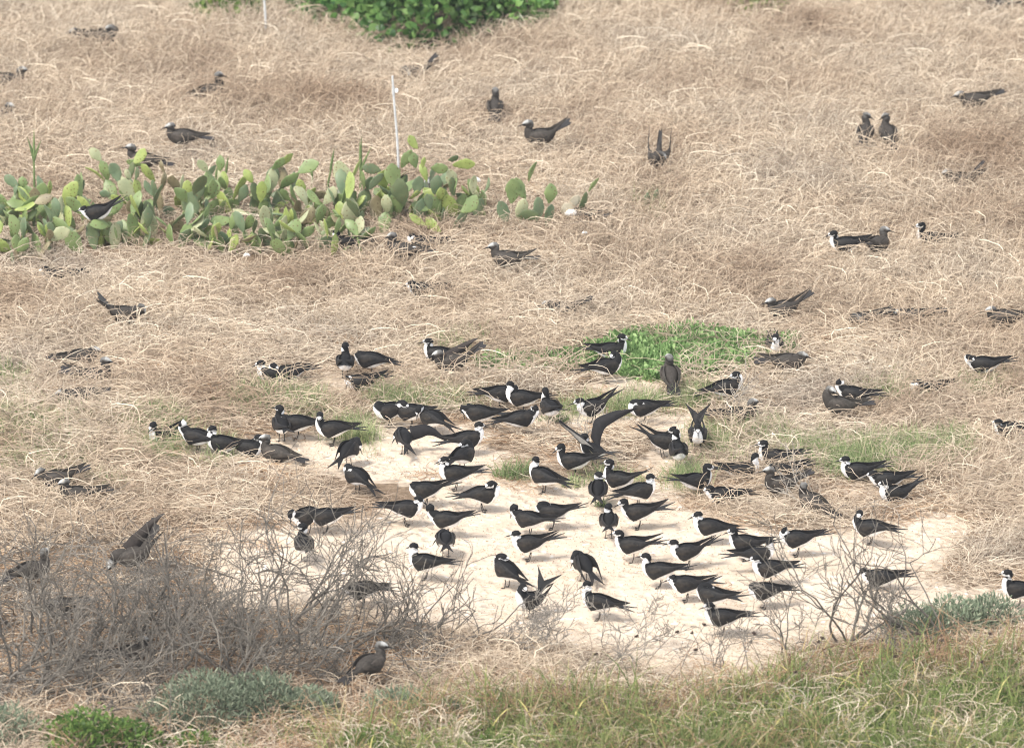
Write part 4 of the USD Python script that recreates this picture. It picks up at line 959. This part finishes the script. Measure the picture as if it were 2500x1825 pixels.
# the broad-leaved bush at the top and its straggling neighbours
shrub('broadleaf_bush', 940, 66, 'big dense green bush at the top edge of the picture, centre part', 'bush', 'broad_leaf', 301, 2600, 0.72, 0.8, 0.75, 0.06, 0.105, 0.75, 0.45, 0.33)
shrub('broadleaf_bush', 760, 40, 'left shoulder of the green bush at the top edge', 'bush', 'broad_leaf', 302, 1500, 0.50, 0.6, 0.62, 0.055, 0.10, 0.75, 0.42, 0.33)
shrub('broadleaf_bush', 1120, 48, 'right shoulder of the green bush at the top edge', 'bush', 'broad_leaf', 303, 1400, 0.46, 0.55, 0.60, 0.055, 0.10, 0.7, 0.5, 0.33)
shrub('broadleaf_bush', 510, 40, 'thin straggling green bush left of the far white pole', 'bush', 'weed_leaf', 304, 420, 0.36, 0.4, 0.36, 0.05, 0.085, 0.6, 0.45, 0.25)
shrub('broadleaf_bush', 1665, 22, 'faint green bush at the top edge, right of centre', 'bush', 'weed_leaf', 305, 300, 0.30, 0.35, 0.26, 0.04, 0.07, 0.6, 0.55, 0.25)

SUC = [(*leaves(150, 400 + k, 0.10, 0.10, 0.075, 0.018, 0.034, 0.62, 0.58, 0.26, 0.1),) for k in range(3)]
sp = []
for _ in range(1500):
    u, v = rng.uniform(1040, 1780), rng.uniform(715, 850)
    if not GREENC.contains(shapely.Point(u, v)): continue
    dens = 1.0 if 1330 < u < 1650 else (0.85 if u < 1240 else 0.7)
    p = at(u * D, v * D)
    if rng.random() > dens or near_bird(p[0], p[1], 0.15, 0.2): continue
    s = rng.uniform(0.6, 1.2) * (1.0 if dens == 1 else 0.7)
    sp.append((rng.randrange(3), p, rng.uniform(0, 6.28), (s, s, s * rng.uniform(0.8, 1.6)), 0, 0))
instancer('green_groundcover', [(m, 'succulent', t) for m, t in SUC], sp, 'low bright green fleshy groundcover right of the picture centre', 'groundcover')

TUFT = [(*blades(24, 500 + k, 0.09, 0.05, 0.17, 0.0022, 0.0045, 30, 88, 0.8, 0.55, 0.28),) for k in range(3)]
GREENISH = [(40,930,150,50,60),(80,1010,190,60,70),(330,930,90,40,45),(360,985,70,40,30),(560,885,70,35,40),(655,895,60,35,36),(470,1000,60,30,20),(880,888,60,22,34),(780,955,60,40,26),(1000,890,60,25,14),(1290,905,70,25,16),(1400,900,70,25,20),(1540,880,60,28,34),(1580,985,60,50,34),(1690,960,60,30,24),(1780,1000,90,40,40),(1900,1010,60,30,40),(1990,1010,110,45,130),(2090,1000,80,40,36),(1870,1040,40,30,24),(1450,880,60,25,14),(1010,775,60,30,22),(1960,870,70,30,14),(1520,1060,40,30,20),(1330,1060,60,20,12),(1430,460,40,30,6),(2170,860,60,30,14),(10,830,40,40,14),(230,1080,40,20,6)]
tp = []
for (u0, v0, wu_, hv, n) in GREENISH:
    for _ in range(int(n * 1.8)):
        u, v = rng.gauss(u0, wu_ * 0.5), rng.gauss(v0, hv * 0.45)
        p = at(u * D, v * D)
        if near_bird(p[0], p[1], 0.10, 0.16): continue
        s = rng.uniform(0.7, 1.25)
        tp.append((rng.randrange(3), p, rng.uniform(0, 6.28), (s, s, s), rng.uniform(-8, 8), rng.uniform(-8, 8)))
instancer('green_grass', [(m, 'green_blade', t) for m, t in TUFT], tp, 'fine green grass growing through the straw around the sand', 'grass')

def tuft(px, py, label, n, L1, seed, rad=0.06, tone=0.32, name='grass_tuft'):
    root = thing(name, label, 'grass tuft', at(px * D, py * D), 0, None)
    m, t = blades(n, seed, rad, L1 * 0.4, L1, 0.004, 0.008, 30, 88, 0.8, tone, 0.2)
    part(root, 'blades', m, 'green_blade', True, tone=t)
tuft(1140, 1052, 'green grass tuft alone on the upper sand, left of a standing tern', 150, 0.20, 601, 0.11)
tuft(1112, 1050, 'thin outlying blades left of the lone green tuft on the upper sand', 36, 0.16, 602, 0.08)
tuft(1242, 930, 'low green tuft right of the small upright tern', 90, 0.09, 603, 0.07, 0.2)
tuft(1197, 928, 'flat green tuft left of the small upright tern', 50, 0.06, 604, 0.06, 0.2)
tuft(1330, 1118, 'arching green blades in front of the dark-backed tern', 40, 0.17, 605, 0.03, 0.35)
tuft(1592, 872, 'green grass around the tail of the white-necked tern right of the sand', 160, 0.14, 606, 0.14, 0.25)
tuft(1265, 1072, 'dull green tuft behind the facing-left tern below the flapping one', 90, 0.12, 607, 0.09, 0.6)
tuft(1398, 1062, 'yellowish grass tuft left of the pair of terns at centre right', 80, 0.10, 608, 0.10, 0.7)
tuft(800, 975, 'wiry yellow-green plant with a bare foot standing on the upper sand', 90, 0.24, 609, 0.05, 0.65)
tuft(1545, 1090, 'thin green blades beside the right-facing tern in straw', 40, 0.12, 610, 0.06, 0.4)
tuft(1460, 880, 'small green blades in front of the upright grey-brown noddy', 40, 0.08, 611, 0.06, 0.4)

# ------------------------------------------------------------------ bare grey twig shrubs
def grow(r, p, d, ln, rad, depth, out, wig=0.22):
    n = 6
    pts = [p]; q, e = p, d
    for i in range(n - 1):
        e = unit(e + np.array([r.gauss(0, wig), r.gauss(0, wig), r.gauss(0.02, wig * 0.8)]))
        q = q + e * ln / (n - 1)
        if q[2] < 0.01: q = np.array([q[0], q[1], 0.01]); e = unit(e + [0, 0, 0.4])
        pts.append(q)
    out.append((depth, np.array(pts), np.linspace(rad, rad * 0.55, n)))
    if depth == 0: return
    for k in range(r.choice([2, 3, 3, 4])):
        i = r.randrange(2, n)
        grow(r, pts[i], unit(e + np.array([r.gauss(0, 0.65), r.gauss(0, 0.65), r.gauss(0.1, 0.4)])), ln * r.uniform(0.5, 0.85), rad * r.uniform(0.45, 0.65), depth - 1, out, wig)

def twig_shrub(px, py, label, seed, stems_, ln, rad, depth=3, lean=(0.3, 0, 0.8), spread=0.5, base=0.12, tone=0.4, group='bare grey twig shrubs in the foreground'):
    r = random.Random(seed)
    root = thing('bare_shrub', label, 'shrub', at(px * D, py * D), 0, group)
    out = []
    for k in range(stems_):
        grow(r, np.array([r.uniform(-base, base), r.uniform(-base, base), 0.0]), unit(np.array(lean) + np.array([r.gauss(0, spread), r.gauss(0, spread), r.gauss(0, spread * 0.4)])), ln * r.uniform(0.7, 1.15), rad * r.uniform(0.7, 1.2), depth, out)
    main = [o for o in out if o[0] == depth]
    for o in main:
        v, f = tubes(o[1][None], o[2][None], 6)
        part(root, 'stem', (v, f), 'grey_twig', tone=np.full(len(v), np.clip(tone + r.gauss(0, 0.12), 0, 1)))
    rest = [o for o in out if o[0] < depth]
    if len(rest) < 12:
        for o in rest:
            v, f = tubes(o[1][None], np.maximum(o[2], 0.0021)[None], 4)
            part(root, 'twig', (v, f), 'grey_twig', tone=np.full(len(v), tone))
        return root
    v, f = tubes(np.array([o[1] for o in rest]), np.array([np.maximum(o[2], 0.0021) for o in rest]), 4)
    part(root, 'twigs', (v, f), 'grey_twig', tone=np.repeat(np.clip(np.random.default_rng(seed).normal(tone + 0.05, 0.18, len(rest)), 0, 1), 6 * 4))
    return root
TW = [(40, 1400, 'grey twig shrub at the left edge with long steep branches', 6, 0.42, 0.0085, (0.35, 0.1, 0.75)), (30, 1560, 'dark twig shrub in the lower left corner with lying branches', 6, 0.45, 0.010, (0.7, 0.1, 0.35)),
      (160, 1480, 'grey twig shrub below the upright noddy at lower left', 6, 0.38, 0.0075, (0.2, 0.1, 0.8)), (270, 1430, 'grey twig shrub below the wing-lifting noddy', 7, 0.36, 0.0075, (0.05, 0.1, 0.9)),
      (350, 1520, 'dense grey twig shrub above the grey-green bush', 7, 0.36, 0.0075, (0.1, 0.1, 0.85)), (430, 1430, 'grey twig shrub right of the wing-lifting noddy', 7, 0.38, 0.007, (0.25, 0.1, 0.8)),
      (520, 1480, 'grey twig shrub in the middle of the thicket', 7, 0.38, 0.007, (0.2, 0.1, 0.8)), (610, 1420, 'grey twig shrub with forked tips over the sand, right part of thicket', 6, 0.46, 0.008, (0.4, 0.1, 0.7)),
      (640, 1500, 'fine grey twig shrub left of the tall foreground noddy', 7, 0.36, 0.0065, (0.1, 0.1, 0.8)), (740, 1440, 'twig shrub with long sweeping branches under the twig-hidden tern', 7, 0.48, 0.0075, (0.75, 0.1, 0.5)),
      (860, 1410, 'twig shrub fanning to the right at the lower rim of the sand', 6, 0.42, 0.0065, (0.8, 0.1, 0.5)), (180, 1580, 'lying dead branches at the lower left above the bright green weeds', 5, 0.42, 0.009, (0.8, 0.0, 0.2)),
      (700, 1330, 'forked twig standing on the sand left of the open area', 3, 0.40, 0.0065, (0.5, 0.0, 0.75))]
TW += [(330, 1470, 'upright grey twig shrub in front of the wing-lifting noddy', 6, 0.40, 0.008, (0.1, 0.1, 0.9)), (470, 1500, 'grey twig shrub with steep forks above the largest grey-green bush', 6, 0.40, 0.008, (0.25, 0.1, 0.85)), (60, 1510, 'twig shrub with thick low branches near the lower left corner', 6, 0.42, 0.010, (0.6, 0.1, 0.5)), (680, 1390, 'grey twig shrub reaching right over the sand with long forks', 5, 0.50, 0.008, (0.7, 0.1, 0.6)), (90, 1470, 'twig shrub around the dark hidden noddy at lower left', 6, 0.40, 0.008, (0.3, 0.1, 0.8)), (240, 1530, 'twig shrub around the white-fronted noddy in the thicket', 7, 0.36, 0.0075, (0.0, 0.1, 0.9)), (560, 1530, 'short twig shrub just above the right grey-green bush', 7, 0.34, 0.0065, (0.1, 0.1, 0.85)), (930, 1440, 'fine twig shrub right of the fan at the lower rim of the sand', 7, 0.36, 0.006, (0.6, 0.1, 0.5))]
for k, (x, y, lab, n, ln, rd, lean) in enumerate(TW):
    twig_shrub(x, y, lab, 700 + k, n, ln * 1.2, rd * 1.25, 2 + (k % 2), lean, 0.40, 0.16, 0.27)
twig_shrub(1870, 1425, 'bare branching shrub in front of the terns at lower right', 741, 5, 0.52, 0.0115, 3, (0.05, 0.0, 0.95), 0.34, 0.05, 0.24)
twig_shrub(1740, 1440, 'small twig shrub left of the bare branching one at lower right', 742, 5, 0.30, 0.007, 3, (0.1, 0, 0.8), 0.5, 0.08, 0.45)
twig_shrub(2095, 1425, 'two long branches leaning up left across the right part of the sand', 743, 3, 0.80, 0.0100, 2, (-0.62, 0.0, 0.70), 0.12, 0.05, 0.24)
twig_shrub(1990, 1440, 'tangled low twigs between the branching shrub and the leaning branches', 744, 6, 0.28, 0.006, 3, (0.1, 0, 0.7), 0.6, 0.15, 0.35)
twig_shrub(1620, 1500, 'sparse fine twigs below the lowest tern', 745, 6, 0.26, 0.004, 2, (0.2, 0, 0.8), 0.5, 0.2, 0.45)
twig_shrub(1380, 1460, 'fine pale twigs along the lower rim of the sand, centre right', 746, 8, 0.24, 0.0036, 3, (0.2, 0, 0.7), 0.6, 0.3, 0.6)
twig_shrub(1150, 1450, 'brownish twig heap along the lower rim of the sand, centre', 747, 9, 0.26, 0.004, 3, (0.3, 0, 0.5), 0.6, 0.3, 0.55)
twig_shrub(1830, 1140, 'bleached loops of twig in front of the noddy with a raised tail', 748, 4, 0.28, 0.0045, 2, (-0.5, 0, 0.5), 0.6, 0.15, 0.95)
twig_shrub(1290, 995, 'forked pale stalk standing by the straw island on the upper sand', 749, 4, 0.22, 0.005, 2, (0.2, 0, 0.9), 0.3, 0.04, 0.95)
twig_shrub(1590, 925, 'pale forked branch lying in the straw right of the sand', 750, 3, 0.26, 0.0055, 2, (0.7, 0, 0.5), 0.3, 0.05, 0.95)

# ------------------------------------------------------------------ foreground bushes, sedge and weeds
SIL = 'grey-green bushes in the foreground'
for k, (x, y, lab, rx, rzz, n) in enumerate([(455, 1592, 'largest grey-green bush, below the twig thicket', 0.26, 0.24, 1500), (580, 1575, 'grey-green bush right of the largest one', 0.22, 0.20, 1100), (355, 1615, 'small grey-green bush left of the largest one', 0.16, 0.16, 600),
        (690, 1575, 'thin grey-green bush partly under straw, left of the tall noddy', 0.16, 0.13, 500), (880, 1578, 'low grey-green bush just below the tall foreground noddy', 0.18, 0.13, 520), (985, 1590, 'faint grey-green bush right of the tall foreground noddy', 0.14, 0.10, 300),
        (2030, 1392, 'grey-green bush at the right rim of the sand, left one of three', 0.17, 0.13, 480), (2110, 1385, 'grey-green bush at the right rim of the sand, middle one of three', 0.18, 0.16, 560), (2190, 1375, 'grey-green bush at the right rim of the sand, right one of three', 0.16, 0.15, 460),
        (-5, 1640, 'grey-green bush in the lower left corner', 0.20, 0.20, 650)]):
    shrub('silver_bush', x, y, lab, 'bush', 'silver_leaf', 800 + k, int(n * 2.2), rx * 1.45, rx * 1.2, rzz * 1.45, 0.030, 0.055, 0.22, 0.5, 0.22, SIL, 0.45, 0.9)
for k, (x, y, lab, rx, rzz, n) in enumerate([(190, 1655, 'bright green leafy weed near the lower left corner', 0.25, 0.24, 900), (290, 1665, 'bright green leafy weed right of the other, at the bottom edge', 0.20, 0.20, 640), (250, 1640, 'small leafy weed beneath the grey-green bushes', 0.14, 0.13, 260),
        (430, 1660, 'leafy green weed under the largest grey-green bush', 0.18, 0.12, 340), (820, 1668, 'dull green weed at the bottom edge below the straw', 0.20, 0.14, 340)]):
    shrub('leafy_weed', x, y, lab, 'weed', 'weed_leaf', 840 + k, int(n * 1.5), rx * 1.2, rx * 1.1, rzz * 1.25, 0.028, 0.05, 0.5, 0.42, 0.2, None, 0.3, 0.3)

SED = []
for k in range(3): SED.append((*blades(13, 900 + k, 0.14, 0.18, 0.50, 0.005, 0.011, 35, 88, 0.8, 0.50, 0.30, 0.05), 'sedge'))
for k in range(2): SED.append((*blades(26, 910 + k, 0.13, 0.08, 0.26, 0.004, 0.009, 20, 85, 0.9, 0.40, 0.28, 0.0), 'sedge'))
for k in range(2): SED.append((*leaves(90, 920 + k, 0.14, 0.14, 0.13, 0.016, 0.034, 0.5, 0.5, 0.28, 0.1), 'weed_leaf'))
for k in range(2):
    m, t = stems(12, 930 + k, 0.15, 0.24, 0.56, 0.05, 25, 85, 0.7, 0.3, 0.0020, 0.0036, 0.15, cap=0.45)
    SED.append((m, t * 0.8, 'litter'))
for k in range(2):
    m, t = stems(14, 940 + k, 0.15, 0.22, 0.50, 0.06, 10, 70, 1.5, 0.8, 0.0024, 0.0040, cap=0.25)
    SED.append((m, t, 'straw'))
for k in range(2): SED.append((*blades(2, 950 + k, 0.15, 0.16, 0.42, 0.006, 0.012, 20, 85, 0.8, 0.96, 0.08, 0.0), 'sedge'))        # 11-12 broad yellow blades
for k in range(2): SED.append((*blades(20, 960 + k, 0.15, 0.16, 0.46, 0.005, 0.010, 35, 88, 0.8, 0.22, 0.16, 0.0), 'sedge'))       # 13-14 green blades
sd = []
for _ in range(5200):
    u, v = rng.uniform(680, 2400), rng.uniform(1385, 1760)
    pt = shapely.Point(u, v)
    if not SEDGE.contains(pt): continue
    deep = (v - np.interp(u, [680, 930, 1300, 1600, 1800, 2000, 2300], [1640, 1575, 1545, 1545, 1480, 1460, 1440])) / 140.0
    if deep < 0 and rng.random() > 0.10: continue
    if rng.random() > 0.32 + 0.5 * min(max(deep, 0), 1): continue
    p = at(u * D, v * D)
    if near_bird(p[0], p[1], 0.2, 0.6): continue
    patch = float(meshkit.noise(np.array([p[0] * 1.6, p[1] * 1.1, 2.0]), 21))
    if deep < 0.35: k = rng.choice([0, 1, 2, 7, 8, 7, 8, 9, 10, 13, 0])
    elif patch > 0.48: k = rng.choice([5, 6, 5, 6, 5, 6, 3, 13, 14, 9, 11])
    else: k = rng.choice([0, 1, 2, 3, 4, 13, 14, 13, 14, 13, 7, 5, 6, 5, 9, 11, 12])
    s = rng.uniform(0.75, 1.1) * (0.7 if deep < 0 else 1)
    sd.append((k, p, rng.uniform(0, 6.28), (s, s, s * rng.uniform(0.75, 1.1)), rng.uniform(-8, 8), rng.uniform(-8, 12)))
for _ in range(160):
    u, v = rng.uniform(100, 1000), rng.uniform(1590, 1760)
    p = at(u * D, v * D)
    sd.append((rng.choice([5, 6, 7, 8, 3]), p, rng.uniform(-0.8, 0.8), (0.8, 0.8, 0.7), 0, 0))
instancer('foreground_sedge', [(m, mat, t) for m, t, mat in SED], sd, 'tall green, yellow and brown sedge across the lower right foreground', 'sedge')

# dark seed heads on thin stalks: three kinds, copied
def seed_stalk(seed, tall, lean):
    r = random.Random(seed)
    root = thing('seed_stalk', 'dark seed head on a thin leaning stalk in front of the sand', 'seed stalk', (0, 0, 0), 0, 'seed stalks in front of the sand')
    s = np.linspace(0, 1, 7)
    p = np.column_stack([lean * s ** 1.4 * tall, 0.02 * np.sin(s * 3), s * tall])
    v, f = tubes(p[None], np.linspace(0.0026, 0.0018, 7)[None], 4)
    part(root, 'stalk', (v, f), 'grey_twig', tone=np.full(len(v), 0.45))
    (v, f), t = leaves(26, seed, 0.016, 0.016, 0.020, 0.010, 0.020, 0.5, 0.3, 0.2, 0.1)
    part(root, 'seed_head', (v + p[-1] - [0, 0, 0.006], f), 'seed_brown', False)
    return root
KINDS = [seed_stalk(950, 0.30, 0.75), seed_stalk(951, 0.38, 0.45), seed_stalk(952, 0.26, -0.35)]
SEEDS = [(1420, 1490, 'under the straw-caught tern'), (1500, 1500, 'darkest and fullest, left of the lowest tern'), (1560, 1480, 'just left of the lowest tern'), (1330, 1500, 'at the pale twigs along the sand rim'), (1610, 1520, 'right below the lowest tern'),
    (1690, 1500, 'under the tail of the lowest tern'), (1460, 1530, 'against the last strip of sand'), (1760, 1530, 'left of the bare branching shrub'), (1840, 1500, 'in front of the bare branching shrub'), (1900, 1545, 'right of the bare branching shrub'),
    (1970, 1520, 'below the tangled low twigs'), (2050, 1540, 'below the left of three grey-green bushes'), (1240, 1540, 'above the brownish twig heap'), (2130, 1520, 'below the middle one of three grey-green bushes'), (2200, 1545, 'near the right picture edge'), (1680, 1580, 'lowest, deep in the green sedge')]
for k, (u, v, where) in enumerate(SEEDS):
    src = KINDS[k % 3]
    loc = at(u * D, v * D)
    lab = 'dark seed head on a thin stalk, ' + where
    if k < 3:
        UsdGeom.Xformable(src).GetOrderedXformOps()[0].Set(Gf.Vec3d(*map(float, loc)))
        src.SetCustomDataByKey('label', lab)
        continue
    x = UsdGeom.Xform.Define(stage, '/World/' + numbered('seed_stalk'))
    x.GetPrim().GetReferences().AddInternalReference(src.GetPath()); x.GetPrim().SetInstanceable(True)
    (x.GetOrderedXformOps()[0] if x.GetOrderedXformOps() else x.AddTranslateOp()).Set(Gf.Vec3d(*map(float, loc)))
    x.GetPrim().SetCustomDataByKey('label', lab)

# ------------------------------------------------------------------ the air between the telescope and the birds
usdkit.material(stage, L + 'haze', {'v': ('principled_volume', {'color': (0.93, 0.94, 0.96), 'density': 0.00026, 'anisotropy': 0.2})}, [], volume='v.volume')
import trimesh as _tm
hz = _tm.creation.box([2400, 2400, 26.0]); hz.apply_translation([0, 0, 26.0 / 2 - 1.6])
p_ = part(world, numbered('haze'), (np.array(hz.vertices), np.array(hz.faces)), 'haze', False)
tag(p_, 'thin pale haze in the air over the slope', 'haze', kind='stuff')
